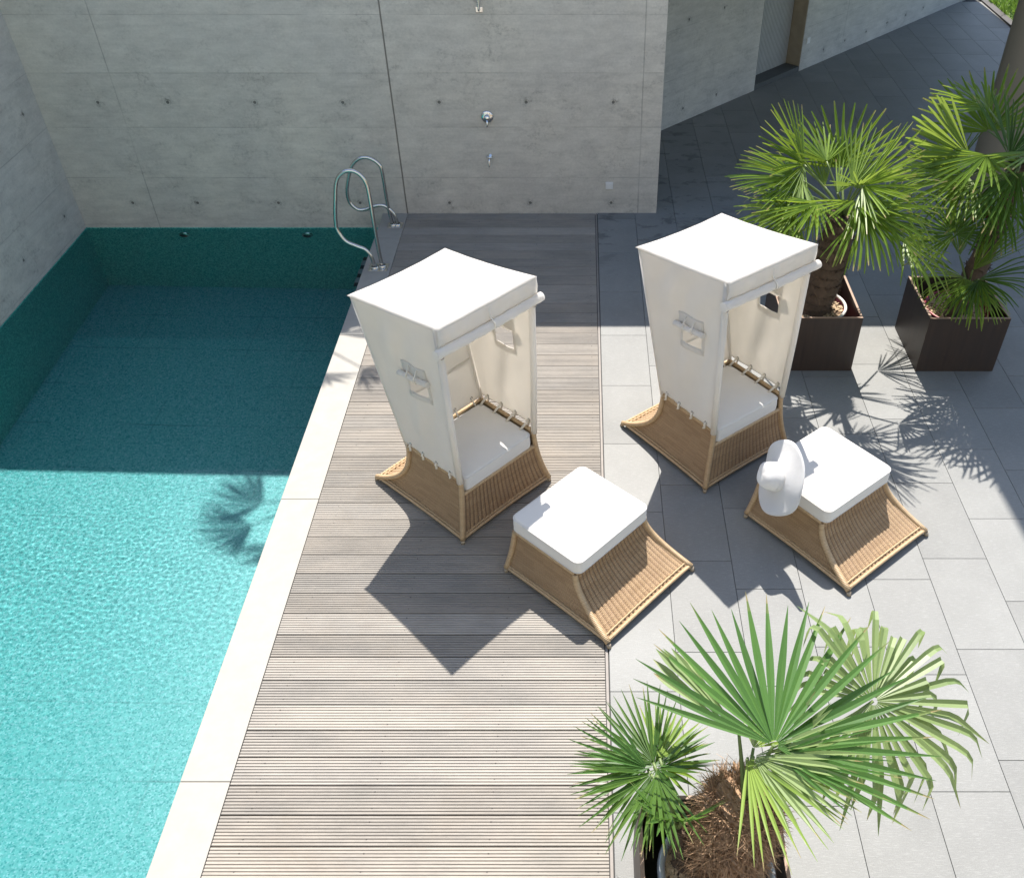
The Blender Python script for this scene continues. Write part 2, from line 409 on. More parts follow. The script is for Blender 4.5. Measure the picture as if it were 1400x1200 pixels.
M['footcap'] = simple('rattan_foot', (.36, .30, .22), .6); M['pink'] = simple('pink_label', (.55, .06, .22), .5); M['blue'] = simple('pale_blue_label', (.45, .62, .72), .4); M['red'] = simple('red_label', (.5, .02, .03), .5)
M['grass'] = m_leaf('grass_blades', (.05, .12, .02), (.12, .22, .05), (.25, .4, .05))
M['earth'] = simple('earth', (.14, .13, .07), .95, var=.4, scale=3)
M['stone'] = simple('pale_stone', (.5, .46, .4), .9, var=.2, scale=8)

# ------------------------------------------------------------------ the setting
WY = 9.484; PX0, PX1 = -5.702, -2.25; CX0, CX1 = -2.268, -1.985; DX1 = .137; WZ = -.190; PZ = -1.80; ROOF = 3.6
def ground():
    mb = MB(); z = -.13; x0, x1, y0, y1 = PX0-.25, CX1-.05, -1.2, WY+.25
    B = 130
    for a in ((-B, x0, -B, B), (x1, B, -B, B), (x0, x1, -B, y0), (x0, x1, y1, B)):
        mb.quad((a[0], a[2], z), (a[1], a[2], z), (a[1], a[3], z), (a[0], a[3], z))
    tag(mb.build('ground', M['earth']), kind='structure')
ground()

mb = MB()   # pool basin: floor and four mosaic walls, open at the top
y0 = -1.0; zt = -.178; Y = WY-.003
mb.quad((PX0, y0, PZ), (PX1, y0, PZ), (PX1, Y, PZ), (PX0, Y, PZ))
pool = tag(mb.build('pool_basin', M['mosaic']), kind='structure'); mb = MB()
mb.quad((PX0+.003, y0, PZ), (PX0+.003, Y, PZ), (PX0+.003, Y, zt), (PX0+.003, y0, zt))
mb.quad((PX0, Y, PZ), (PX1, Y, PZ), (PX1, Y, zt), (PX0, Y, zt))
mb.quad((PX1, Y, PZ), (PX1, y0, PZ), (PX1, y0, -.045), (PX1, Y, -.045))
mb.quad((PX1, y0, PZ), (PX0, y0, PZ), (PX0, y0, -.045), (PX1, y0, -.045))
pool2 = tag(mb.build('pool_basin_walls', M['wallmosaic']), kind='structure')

def rip(x, y):
    # ripples are livelier over the sunlit middle of the pool, calmer by the walls
    a = .30 + .30*mnoise.noise(Vector((x*.35+3.1, y*.45, .3))) + 1.0*math.exp(-((y-5.9)/1.1)**2)*min(1, max(0, (-1.9-x)*.5))
    a = max(.15, a)
    h = mnoise.noise(Vector((x*20, y*25, 1.7))) * .00016
    h += mnoise.noise(Vector((x*35+5, y*42, 4.2))) * .00009
    h += mnoise.noise(Vector((x*2.2, y*3.1, 9.1))) * .0006
    return h*a
mb = MB(); nx, ny = 330, 980; wy0 = -.99
mb.grid(lambda u, v: (PX0+.004+(PX1-PX0-.006)*u, wy0+(Y-.002-wy0)*v, WZ+rip(PX0+(PX1-PX0)*u, wy0+(Y-wy0)*v)), nx, ny)
water = tag(mb.build('water', M['water']), kind='structure')
water.cycles.is_caustics_caster = True; pool.cycles.is_caustics_receiver = True; pool2.cycles.is_caustics_receiver = True; sl.cycles.is_caustics_light = True

def dark_fitting(name, label, p):
    o = thing(name, label, 'pool light', p)
    mb = MB(); mb.lathe([(.001, .02), (.045, .02), (.06, .012), (.066, 0)], 20, axis_mat((0,0,0), (0,-1,0))); mb.build('lamp_rim', M['steel'], o)
    mb = MB(); mb.lathe([(.001, .026), (.035, .024), (.044, .0205)], 16, axis_mat((0,0,0), (0,-1,0))); mb.build('lens', M['black'], o)
dark_fitting('pool_light', 'round underwater pool light left of the middle of the back wall', (-4.60, Y-.001, -.37))
dark_fitting('pool_light', 'round underwater pool light in the back wall, nearer the handrails', (-3.18, Y-.001, -.37))

# coping: long stones with fine joints
mb = MB(); ys = [-2.35, .35, 2.614, 4.874, 7.05, 8.9, WY-.004]
for a, b_ in zip(ys, ys[1:]): mb.bbox(CX0, CX1, a+.002, b_-.002, -.045, .0, .004)
tag(mb.build('pool_coping', M['coping']), kind='structure')
mb = MB(); mb.box(CX0+.03, CX1, -2.35, WY-.006, -.35, -.047)
tag(mb.build('coping_bed', M['joint']), kind='structure')

# deck: grooved boards laid across
mb = MB(); dx0 = CX1+.005; n = int((WY-DECK_Y0)/BOARD)+1
NR = 9
for k in range(-15, n):
    y0 = DECK_Y0+k*BOARD+.0022; y1 = min(y0+BOARD-.0044, WY-.005)
    pt = (BOARD-.0044)/NR; prof = [(y0, -.028)]
    for r in range(NR):
        a = y0+r*pt
        if a+pt > y1+1e-4: break
        prof += [(a+.0005, -.0046), (a+.0042, 0.0), (a+pt-.0042, 0.0), (a+pt-.0005, -.0046)]
    prof.append((prof[-1][0]+.0003, -.028))
    b0 = len(mb.v)
    sag = random.Random(k).uniform(-.0012, .0012)
    for (yy, zz) in prof: mb.v += [(dx0, yy, zz+sag), (DX1, yy, zz+sag)]
    for i in range(len(prof)-1): mb.face((b0+2*i, b0+2*i+1, b0+2*i+3, b0+2*i+2))
tag(mb.build('deck', M['deck']), kind='structure')
mb = MB(); mb.box(dx0-.01, DX1+.02, -2.35, WY-.006, -.12, -.03); tag(mb.build('deck_bed', M['joint']), kind='structure')
mb = MB(); mb.box(DX1+.006, DX1+.022, -2.35, WY-.006, -.02, -.002); tag(mb.build('deck_edge', M['trim']), kind='structure')

# paving of large rectangular slabs with staggered joints
TX0, TP, TL = .145+.022, .4485, .768
rng = random.Random(5)
offs = {0: 3.20, 1: 3.49, 2: 2.47, 3: 3.531, 4: 4.09, 5: 4.28, 6: 3.90}
mb = MB(); rv = []
for c in range(0, 17):
    xa = TX0-.022+.445*0+(.59-.445*1)+TP*c if False else (.1655 if c == 0 else .59+TP*(c-1)); xb = .59+TP*c
    o_ = offs.get(c, rng.uniform(0, TL))
    k0 = math.floor((-2.3-o_)/TL)+1
    for k in range(k0, k0+26):
        ya = o_+k*TL; yb = ya+TL
        if xa > 7.25 or ya > 18.0 or (ya > 13 and yb-xa > 14.2 and False): continue
        if ya-xb > 11.3: continue
        nb = len(mb.f); mb.bbox(xa+.0016, min(xb-.0016, 7.3), ya+.0016, yb-.0016, -.03, 0, .0022)
        r = rng.random(); rv += [r]*(len(mb.f)-nb)
o = mb.build('terrace_paving', M['tile'])
at_ = o.data.attributes.new('rnd', 'FLOAT', 'FACE'); at_.data.foreach_set('value', rv)
tag(o, kind='structure')
mb = MB(); mb.box(.16, 7.29, -2.35, 18.2, -.10, -.012); tag(mb.build('paving_bed', M['joint']), kind='structure')

# ------------------------------------------------------------------ concrete walls
def wall(loc, rz, parts, mat, label, holes=None):
    o = thing('concrete_wall', label, 'wall', loc, rz); mb = MB()
    for p in parts: mb.box(*p)
    mb.build('wall_slab', mat, o); return o
TONE = (.55, .525, .47); ZR = (.125, 1.132); ZL = (.426, .565)
# object space of each slab: x along the wall
def cm(name, x0, holes, lines, tone=TONE, zr=ZR, zl=ZL, vs=1.0): return concrete(name, tone, holes, zr, lines, zl, vs)
JX = -1.992
wl = thing('concrete_wall', 'wide concrete wall standing straight behind the pool water', 'wall', (0, WY, 0))
mb = MB(); mb.box(PX0-.3, JX-.008, 0, .28, zt, ROOF-.25); mb.build('wall_slab', cm('concrete_pool', 0, [-5.07, -4.34, -3.43, -2.51], [-4.85]), wl)
mb = MB(); mb.box(PX0-.3, JX-.008, .004, .27, PZ-.1, zt-.002); mb.build('footing', M['joint'], wl)
wr = thing('concrete_wall', 'concrete wall carrying the shower at the end of the wooden deck', 'wall', (0, WY, 0))
mb = MB(); mb.box(JX+.008, .832, .004, .30, -.02, ROOF-.25); mb.build('wall_slab', cm('concrete_shower', 0, [-1.503, -.594, .316], [.62]), wr)
mb = MB(); mb.box(JX-.010, JX+.010, .012, .2, -.1, ROOF-.25); mb.build('joint_strip', M['seal'], wr)
ws = thing('concrete_wall', 'concrete side wall along the left edge of the pool', 'wall', (PX0, WY, 0), R(-90))
mb = MB(); mb.box(.003, 11, -.3, 0, zt, ROOF); mb.build('wall_slab', cm('concrete_side', 0, [.32, 1.28, 2.24, 3.2], [2.02, 4.4], (.53, .51, .47)), ws)
# angled wall of the house behind, with a door niche
A0 = Vector((.2, 10.99, 0)); ang = math.atan2(17.9-11.77, 7.09-1.047); ux = Vector((math.cos(ang), math.sin(ang), 0))
def sA(x, y): return (Vector((x, y, 0))-A0).dot(ux)
d0, d1 = sA(2.506, 13.285), sA(3.255, 14.142); L1 = sA(7.25, 18.06)
wa = thing('concrete_wall', 'pale concrete house wall running diagonally behind the potted palms', 'wall', A0, ang)
mb = MB()
for a in ((-1.2, d0, 0, .34, -.05, ROOF-.25), (d1, L1, 0, .34, -.05, ROOF-.25), (d0+.001, d1-.001, .30, .34, -.05, ROOF-.25), (d0+.001, d1-.001, .002, .299, 2.3, ROOF-.25)): mb.box(*a)
mb.build('wall_slab', cm('concrete_house', 0, [.35, .93, 1.63, 2.35, d1+.62, d1+1.22, d1+1.85, d1+2.5, d1+3.1, d1+3.7], [d1+1.15], (.50, .49, .46), (.18, 1.13), (.62, .62), 1.8), wa)
mb = MB(); mb.box(d0+.002, d1-.002, .003, .27, -.04, .075); mb.build('threshold', simple('dark_threshold', (.08, .085, .085), .6, var=.3), wa)
mb = MB(); mb.box(d1-.012, d1-.002, .004, .27, .076, 2.29); mb.build('side_jamb', simple('brown_jamb', (.34, .29, .21), .7, var=.35, scale=5), wa)
dr = None
mb = MB()
x = d0+.004
while x < d1-.03:
    mb.box(x, x+.024, .235, .262, .078, 2.28); mb.box(x+.024, x+.036, .25, .262, .078, 2.28); x += .036
dr = mb.build('door', simple('grey_white_slats', (.40, .41, .40), .6, var=.15, scale=5), wa)

# the roof slab of the storey above: its front edge throws the straight shadow over pool, deck and paving
rf = thing('roof_slab', 'concrete roof slab over the walls and covered terrace, seen by its shadow', 'roof', (0, 0, ROOF-.25))
mb = MB(); mb.box(PX0-.3, 7.15, WY+.002, 18.4, .002, .25); mb.build('slab', simple('slab_concrete', (.36, .36, .34), .8, var=.1), rf)

# upper storeys of the house over the right half of the terrace, and an unseen house front added behind the viewpoint to bounce warm light
def storeys(name, label, x0, x1, y0, y1, z0, z1, face, m):
    o = thing(name, label, 'house', ((x0+x1)/2, face, z0))
    cx = (x0+x1)/2; mb = MB(); mb.box(x0-cx, x1-cx, y0-face, y1-face, .002, z1-z0); mb.build('wall', m, o)
    s_ = 1 if abs(face-y1) < 1e-6 else -1
    for zz in (1.0, 3.9) if z1-z0 > 6 else (1.0, 3.6):
        n_ = int((x1-x0)/2.4)
        for k in range(n_):
            xc = x0-cx+(k+.5)*(x1-x0)/n_
            mb = MB(); a, b_ = sorted((s_*.004, s_*.03)); mb.bbox(xc-.6, xc+.6, a, b_, zz, zz+1.4, .003); f = mb.build('window', M['greypl'], o)
            mb = MB(); a, b_ = sorted((s_*.0305, s_*.034)); mb.box(xc-.54, xc+.54, a, b_, zz+.06, zz+1.34); mb.build('pane', M['black'], f)
    return o
M['render'] = simple('pale_wall_render', (.49, .485, .455), .85, var=.04, scale=4)
storeys('house', 'upper storeys of the house above the terrace, seen only by their shadow', 2.97, 7.15, WY+.004, 18.3, ROOF, 9.4, WY+.004, M['render'])
storeys('house', 'unseen pale house front added behind the viewpoint to bounce warm light', -10, 11, -6, -2.4, -.12, 9.0, -2.4, M['render'])

# column under the roof at the right
cl = thing('column', 'thick tan rendered column at the right edge beside the tallest palm', 'column', (0, 0, 0))
cbx = at(1314, 268, z=0)
mb = MB(); mb.lathe([(.44, -.02), (.44, ROOF-.255)], 48, Matrix.Translation((cbx.x+.62, cbx.y+.3, 0)))
mb.build('shaft', M['column'], cl)

# ------------------------------------------------------------------ fittings on the shower wall
def wz(u, v): return at(u, v, Y=WY)
p = wz(655, 14); o = thing('shower', 'wall shower head on a chrome arm high on the concrete wall', 'shower', (p.x, WY+.004, p.z))
mb = MB(); mb.bbox(-.036, .036, -.010, 0, -.022, .03, .004); mb.build('wall_flange', M['chrome'], o)
mb = MB(); mb.tube(catmull([(0, -.01, .0), (0, -.035, .005), (0, -.045, .05), (0, -.045, .22), (0, -.09, .30), (0, -.34, .33)], 6), .0105, 10); mb.build('pipe', M['chrome'], o)
mb = MB(); mb.lathe([(.001, .02), (.02, .018), (.1, .008), (.102, 0), (.001, -.001)], 24, Matrix.Translation((0, -.34, .31))); mb.build('shower_head', M['chrome'], o)
p = wz(666, 160); o = thing('shower_mixer', 'round chrome shower mixer on the concrete wall above the small tap', 'shower control', (p.x, WY+.004, p.z))
F = axis_mat((0,0,0), (0,-1,0))
mb = MB(); mb.lathe([(.065, 0), (.065, .008), (.056, .014), (.03, .016)], 28, F, False, True); mb.build('cover_plate', M['chrome'], o)
mb = MB(); mb.lathe([(.032, .012), (.032, .05), (.026, .06), (.001, .062)], 24, F); mb.build('knob', M['chrome'], o)
mb = MB(); mb.tube([(0, -.045, .0), (0, -.06, -.05), (.0, -.075, -.085)], [.012, .011, .009], 10); mb.build('lever', M['chrome'], o)
p = wz(670, 214); o = thing('wall_tap', 'small chrome wall tap below the round shower mixer', 'tap', (p.x, WY+.004, p.z))
mb = MB(); mb.lathe([(.03, 0), (.03, .006), (.014, .012), (.013, .05), (.001, .051)], 20, F); mb.build('valve', M['chrome'], o)
mb = MB(); mb.tube(catmull([(0, -.03, 0), (-.005, -.07, -.015), (-.008, -.085, -.06), (-.008, -.085, -.085)], 5), .0095, 10); mb.build('spout', M['chrome'], o)
mb = MB(); mb.tube([(-.04, -.052, .018), (.0, -.056, .008), (.03, -.052, .002)], .007, 8); mb.build('handle', M['chrome'], o)
def socket(name, label, loc, rz):
    o = thing(name, label, 'wall socket', loc, rz)
    mb = MB(); mb.bbox(-.042, .042, -.013, 0, -.042, .042, .004); mb.build('cover_frame', M['whitepl'], o)
    mb = MB(); mb.bbox(-.027, .027, -.017, -.0135, -.027, .027, .002); mb.build('flap', M['whitepl'], o)
p = wz(833, 254); socket('wall_socket', 'square white socket low on the shower wall', (p.x, WY+.003, p.z), 0)
q = A0+ux*(d1+.13); socket('wall_socket', 'small white socket on the diagonal house wall right of the door', (q.x, q.y, .42), ang)

# ------------------------------------------------------------------ pool handrails and steps
def handrail(label, pts, y, dy):
    x0 = pts[0][0]
    o = thing('pool_handrail', label, 'handrail', (0, y, 0), 0, 'steel handrails at the pool edge')
    N = len(pts)
    P = catmull([(a, dy*k/(N-1), z) for k, (a, z) in enumerate(pts)], 5)
    mb = MB(); mb.tube(P, .0195, 12); mb.build('rail', M['steel'], o)
    for (a, k) in ((pts[0][0], 0), (pts[-1][0], N-1)):
        mb = MB(); mb.lathe([(.034, .028), (.04, .022), (.04, .001)], 20, Matrix.Translation((a, dy*k/(N-1), 0))); mb.build('collar', M['steel'], o)
    mb = MB(); mb.bbox(min(x0, pts[-1][0])-.06, max(x0, pts[-1][0])+.06, -.06+min(0, dy), .06+max(0, dy), .0005, .007, .002); mb.build('anchor_plate', M['steel'], o)
    return o
handrail('curved steel pool handrail nearer the beach chairs',
    [(-2.075, .0), (-2.084, .12), (-2.09, .40), (-2.09, .80), (-2.105, .94), (-2.16, 1.025), (-2.24, 1.055), (-2.32, 1.025), (-2.385, .94), (-2.43, .74), (-2.465, .52), (-2.46, .42), (-2.40, .31), (-2.29, .25), (-2.215, .215), (-2.165, .13), (-2.15, .0)], 8.29, -.03)
handrail('curved steel pool handrail close to the concrete wall',
    [(-2.105, .0), (-2.115, .05), (-2.135, .271), (-2.14, .624), (-2.167, .717), (-2.252, .78), (-2.347, .78), (-2.44, .71), (-2.502, .581), (-2.552, .40), (-2.54, .271), (-2.469, .195), (-2.385, .195), (-2.281, .233), (-2.18, .24), (-2.10, .17), (-2.065, .08), (-2.06, 0)], 9.19, .0)
st = thing('pool_steps', 'dark ladder treads in the water below the steel handrails', 'pool ladder', (PX1-.004, 8.62, 0))
for k, (z, wd) in enumerate(((-.30, .30), (-.56, .32), (-.82, .34))):
    mb = MB()
    mb.bbox(-.17, -.06, -wd, wd, z-.02, z, .005); mb.build('tread', M['black'], st)
    for j in (-.8, -.2, .4):
        mb = MB(); mb.bbox(-.172, -.058, wd*j, wd*j+.1, z+.001, z+.008, .002); mb.build('grip_pad', M['greypl'], st)
for yy in (-.33, .33):
    mb = MB(); mb.box(-.06, -.004, yy-.02, yy+.02, -.95, -.22); mb.build('side_rail', M['black'], st)

# ------------------------------------------------------------------ wicker furniture
# local frame: x across, y forward, z up
def flare(t, pw): return t**pw
def rattan(parent, rz_front, rz_side, y_back, y_front, hw, foot_hw, fl_front, fl_back, pw_f, pw_b, pw_s):
    """woven skirt on a wrapped pole frame; every face is its own ruled surface between two posts"""
    zb = .035
    def post(sx, front):
        def f(t):
            zt_ = rz_side
            x = sx*(hw+(foot_hw-hw)*flare(t, pw_s))
            y = (y_front+fl_front*flare(t, pw_f)) if front else (y_back-fl_back*flare(t, pw_b))
            return Vector((x, y, zt_+(zb-zt_)*t))
        return f
    FL, FR, BL, BR = post(-1, True), post(1, True), post(-1, False), post(1, False)
    t0f = (rz_side-rz_front)/(rz_side-zb)
    def panel(A, B_, ta, nrib, amp, key):
        mb = MB(); W = (A(1)-B_(1)).length; Lh = sum((A(ta+(1-ta)*(k+1)/20)-A(ta+(1-ta)*k/20)).length for k in range(20))
        nu = int(nrib*6); nv = 44
        tt = [ta+(1-ta)*j/nv for j in range(nv+1)]
        cum = [0]
        for j in range(nv): cum.append(cum[-1]+((A(tt[j+1])+B_(tt[j+1]))/2-(A(tt[j])+B_(tt[j]))/2).length)
        def pos(u, v):
            t = ta+(1-ta)*v
            a, b_ = A(t), B_(t); e = .004
            t1, t2 = max(0, t-e), min(1, t+e)
            dv = (A(t2)*(1-u)+B_(t2)*u)-(A(t1)*(1-u)+B_(t1)*u)
            nrm = (b_-a).cross(dv).normalized()
            k = abs(math.sin(math.pi*nrib*u))**.6
            sag = .012*math.sin(math.pi*u)*t*t      # bottom edge bows up slightly
            q = a.lerp(b_, u); q.z += sag
            return q + nrm*(-amp*k+.004)
        mb.grid(pos, nu, nv, lambda u, v: (u*nrib*.0365, cum[min(nv, int(round(v*nv)))]), True)
        return mb
    for A, B_, ta, nr, amp, mk in ((FR, FL, t0f, 22, .009, 'ribbed'), (FL, BL, 0, 28, .0022, 'wicker'), (BR, FR, 0, 28, .0022, 'wicker'), (BL, BR, 0, 22, .009, 'ribbed')):
        panel(A, B_, ta, nr, amp, '').build('woven_panel', M[mk], parent)
    fr = MB(); ts = [i/14 for i in range(15)]
    for P_ in (FL, FR, BL, BR):
        fr.tube([P_(t) for t in ts], [.019 if t < .2 else .021 for t in ts], 10)
    def bar(A, B_, t, dz=0, r=.016, bow=0):
        a, b_ = A(t), B_(t); fr.tube([a.lerp(b_, i/12)+Vector((0, 0, dz+bow*math.sin(math.pi*i/12))) for i in range(13)], r, 10)
    for A, B_ in ((FL, BL), (BR, FR), (BL, BR)): bar(A, B_, 0, .0)
    bar(FR, FL, t0f, .0)
    for A, B_ in ((FR, FL), (FL, BL), (BR, FR), (BL, BR)):
        bar(A, B_, .985, .0, .0125, .012)
        a, b_ = A(.945), B_(.945); N = 46       # twisted edging
        fr.tube([a.lerp(b_, i/N)+Vector((0, 0, .012*math.sin(math.pi*i/N)*.9+.007+.004*math.sin(i*2.6))) for i in range(N+1)], .0065, 6)
    fr.build('pole_frame', M['wrap'], parent)
    for P_ in (FL, FR, BL, BR):
        a, b_ = P_(.985), P_(1.0); d = (b_-a).normalized()
        mb = MB(); mb.tube([b_-Vector((0, 0, .004)), Vector((b_.x, b_.y, .0)) + Vector((d.x, d.y, 0))*.012], [.0165, .015], 10); mb.build('foot', M['footcap'], parent)
    return FL, FR, BL, BR

def cushion(parent, name, x0, x1, y0, y1, z0, z1, rad=.05, puff=.012):
    bm = bmesh.new(); NX = 14
    mb = MB(); n = 56; prof = []
    # super-ellipse plan, rounded section
    cx, cyy = (x0+x1)/2, (y0+y1)/2; hx, hy = (x1-x0)/2, (y1-y0)/2
    ring = []
    for k in range(4):
        sx, sy = ((1, 1), (-1, 1), (-1, -1), (1, -1))[k]
        for j in range(9):
            a = (k+j/8)*math.pi/2
            ring.append((cx+sx*(hx-rad)+rad*math.cos(a), cyy+sy*(hy-rad)+rad*math.sin(a)))
    m = len(ring); er = .022
    levels = [(-er, z0)]
    for j in range(1, 6): a = j/5*math.pi/2; levels.append((-er*(1-math.sin(a)), z0+er*(1-math.cos(a))))
    for j in range(1, 4): levels.append((.004*math.sin(j/4*math.pi), z0+er+(z1-z0-2*er)*j/4))
    for j in range(0, 6): a = j/5*math.pi/2; levels.append((-er*(1-math.cos(a)), z1-er+er*math.sin(a)))
    for f in (.06, .14, .28, .5, .75, .999): levels.append((-er-f*1.0, z1+puff*(1-(1-f)**3)))
    b0 = len(mb.v)
    for (off, z) in levels:
        for (px, py) in ring:
            dx, dy = px-cx, py-cyy
            if off < -er-1e-6:
                f = -off-er; s_ = 1-f; e = er
                mb.v.append((cx+dx*s_*(1-e/hx), cyy+dy*s_*(1-e/hy), z))
            else:
                l = math.hypot(dx, dy); mb.v.append((px+dx/l*off, py+dy/l*off, z))
    for k in range(len(levels)-1):
        for i in range(m):
            i2 = (i+1) % m; mb.face((b0+k*m+i, b0+k*m+i2, b0+(k+1)*m+i2, b0+(k+1)*m+i), None, True)
    mb.face([b0+i for i in reversed(range(m))])
    o = mb.build(name, M['cushion'], parent)
    mb = MB()
    for zz in (z0+er*.7, z1-er*.5):
        mb.tube([(px+(px-cx)/math.hypot(px-cx, py-cyy)*.001, py+(py-cyy)/math.hypot(px-cx, py-cyy)*.001, zz) for px, py in ring], .0035, 6, closed=True)
    mb.build('piping', M['cushion'], o)
    return o

def canvas_grid(name, A, B_, C_, D, nu, nv, disp, hole=None, parent=None, thick=.004, skip=None):
    """cloth between bottom-front A, bottom-back B, top-back C, top-front D, with folds given by disp(u, v)"""
    A, B_, C_, D = map(Vector, (A, B_, C_, D)); nrm = (B_-A).cross(D-A).normalized()
    def pos(u, v): return (A.lerp(B_, u)).lerp(D.lerp(C_, u), v) + nrm*disp(u, v)
    mb = MB(); mb.grid(pos, nu, nv, None, True, skip)
    o = mb.build(name, M['canvas'], parent)
    md = o.modifiers.new('thickness', 'SOLIDIFY'); md.thickness = thick; md.offset = 0
    return o, pos, nrm

def make_chair(label):
    t = thing('beach_chair', label, 'beach chair', (0, 0, 0), 0, 'canopied beach chairs')
    FL, FR, BL, BR = rattan(t, .385, .515, -.56, 0.0, .355, .44, .055, .36, 2.0, 3.2, 1.8)
    cushion(t, 'seat_cushion', -.325, .325, -.535, .008, .372, .515, .035, .01)
    zt_f, zt_b = 1.79, 1.655; rw = .398; bw = .36; yb = -.862
    # canopy posts sheathed in cloth
    for sx in (-1, 1):
        mb = MB(); mb.tube([(sx*bw, .0, .50), (sx*(bw+.02), .002, 1.0), (sx*rw, 0, zt_f-.01)], .0235, 12); mb.build('front_post', M['canvas'], t)
        mb = MB(); mb.tube([(sx*bw, -.56, .50), (sx*rw, yb+.01, zt_b-.01)], .016, 10); mb.build('rear_post', M['canvas'], t)
    # roof cloth, sagging between its edges
    rg = random.Random(3)
    def roof(u, v):
        x = -rw-.022+(2*rw+.044)*u; y = yb-.016+(-yb+.046)*v
        z = zt_b+.012+(zt_f-zt_b)*v
        ed = 1-.022*math.sin(math.pi*v); x *= ed; y += .012*math.sin(math.pi*u)*(1-2*v)*.8
        sag = .018*math.sin(math.pi*u)*math.sin(math.pi*v)+.010*math.sin(math.pi*u)+.008*math.sin(math.pi*v)
        e = min(u, 1-u, v, 1-v); z -= .012*max(0, 1-e/.03)**2
        return Vector((x, y, z-sag+.0025*mnoise.noise(Vector((x*7, y*7, 0)))))
    mb = MB(); mb.grid(roof, 34, 34)
    o = mb.build('canopy_roof', M['canvas'], t); md = o.modifiers.new('thickness', 'SOLIDIFY'); md.thickness = .004
    # front valance hanging from the roof and the rolled blind below it
    def val(u, v):
        p = roof(u, 1.0); z = p.z-.004-.12*v
        return Vector((p.x, p.y-.002+.010*math.sin(math.pi*v)*(.4+.6*math.sin(u*23)**2)+.004*mnoise.noise(Vector((u*9, v*3, 2))), z-.010*v*math.sin(math.pi*u)))
    mb = MB(); mb.grid(val, 60, 8); o = mb.build('front_valance', M['canvas'], t); md = o.modifiers.new('thickness', 'SOLIDIFY'); md.thickness = .003
    rz_ = zt_f-.15; mb = MB()
    mb.tube([(-rw-.045+(2*rw+.11)*i/24, .045, rz_-.008*math.sin(math.pi*i/24)) for i in range(25)], [.030+.002*math.sin(i*1.9) for i in range(25)], 16)
    rb = mb.build('rolled_blind', M['canvas'], t)
    mb = MB(); mb.tube([(.0, .045, rz_-.048), (0, .082, rz_-.005), (0, .072, rz_+.022), (0, .03, rz_+.05), (0, .024, rz_+.11)], .005, 6); mb.build('blind_strap', M['strap'], rb)
    for sx in (-1, 1):
        mb = MB(); mb.lathe([(.012, 0), (.014, .003), (.006, .004)], 12, axis_mat((sx*(rw+.0), .022, rz_-.06), (0, 1, 0)), False, True); mb.build('snap_button', M['steel'], t)
    # side cloths with a roll-up window
    for sx in (-1, 1):
        A = (sx*(bw+.02), 0.0, .545); B_ = (sx*(bw+.014), -.56, .555); C_ = (sx*(rw+.008), yb+.006, zt_b-.010); D = (sx*(rw+.014), 0, zt_f-.010)
        def disp(u, v, sx=sx):
            f = .020*mnoise.noise(Vector((u*2.6+sx*2, v*1.9, 1.0)))+.006*mnoise.noise(Vector((u*7+sx*2, v*6, 4.0)))
            d_ = (u*.9-(1-v)*.55)              # soft folds falling from the top rear corner
            f += .018*math.sin(d_*15+sx+2*mnoise.noise(Vector((u*2, v*2, 7))))*math.exp(-((1-v)*1.5))*math.sin(math.pi*u)
            f += .006*math.sin(v*14+u*5)*u*(1-u)*2
            return (f*min(1, (1-v)*5)*min(1, u*12+.15, (1-u)*12+.15)-.012*math.sin(math.pi*u)*math.sin(math.pi*v))*(-sx)
        U0, U1, V0, V1 = .26, .52, .50, .6222
        o, pos, nrm = canvas_grid('side_cloth', A, B_, C_, D, 50, 90, disp, parent=t,
            skip=lambda u, v: U0 < u < U1 and V0 < v < V1)
        if nrm.x*sx < 0: nrm = -nrm
        # flap rolled above the opening, bordered patch around it
        pm = MB(); c = []
        for (ua, ub, va, vb) in ((U0-.03, U1+.03, V1, V1+.075), (U0-.03, U0, V0-.02, V1), (U1, U1+.03, V0-.02, V1), (U0-.03, U1+.03, V0-.035, V0-.004)):
            pm.grid(lambda u, v: pos(ua+(ub-ua)*u, va+(vb-va)*v)+nrm*.0045, 8, 6)
        pf = pm.build('window_patch', M['canvas'], o); md = pf.modifiers.new('thickness', 'SOLIDIFY'); md.thickness = .0025
        pm = MB(); ra, rb2 = pos(U0-.06, V1-.005), pos(U1+.06, V1-.005); pm.tube([ra.lerp(rb2, i/10)+nrm*.027-Vector((0, 0, .004*math.sin(math.pi*i/10))) for i in range(11)], [.020+.002*math.sin(i*2.1) for i in range(11)], 12)
        fl = pm.build('rolled_flap', M['canvas'], o)
        for uu in (U0+.07, U1-.07):
            pm = MB(); pm.tube([pos(uu, V1+.06)+nrm*.006, pos(uu, V1+.012)+nrm*.05, pos(uu, V1-.02)+nrm*.04], .0045, 6)
            pm.build('flap_tie', M['strap'], o)
        # lacing along the lower hem
        for k in range(4):
            eb = MB(); sb = MB()
            u = .12+.25*k; p0 = pos(u, .022)
            eb.lathe([(.006, .0), (.0125, .0005), (.0125, .004), (.006, .0045)], 12, axis_mat(p0-Vector((nrm.x*.003, 0, 0)), (nrm.x, 0, 0)))
            eb.lathe([(.006, .0), (.0125, .0005), (.0125, .004), (.006, .0045)], 12, axis_mat(p0+Vector((nrm.x*.003, 0, 0)), (-nrm.x, 0, 0)))
            q0 = Vector((sx*.355, p0.y, .515))
            sb.tube([p0-nrm*.004, p0-nrm*.03-Vector((0, 0, .012)), q0-nrm*.055-Vector((0, .02, .006))], .010, 6)
            sb.tube([p0+nrm*.004, p0+nrm*.012-Vector((0, 0, .012)), q0+nrm*.02-Vector((0, .012, .004)), q0+nrm*.014-Vector((0, .03, .02))], .009, 6)
            eb.build('eyelet', M['steel'], o); sb.build('lacing_strap', M['strap'], o)
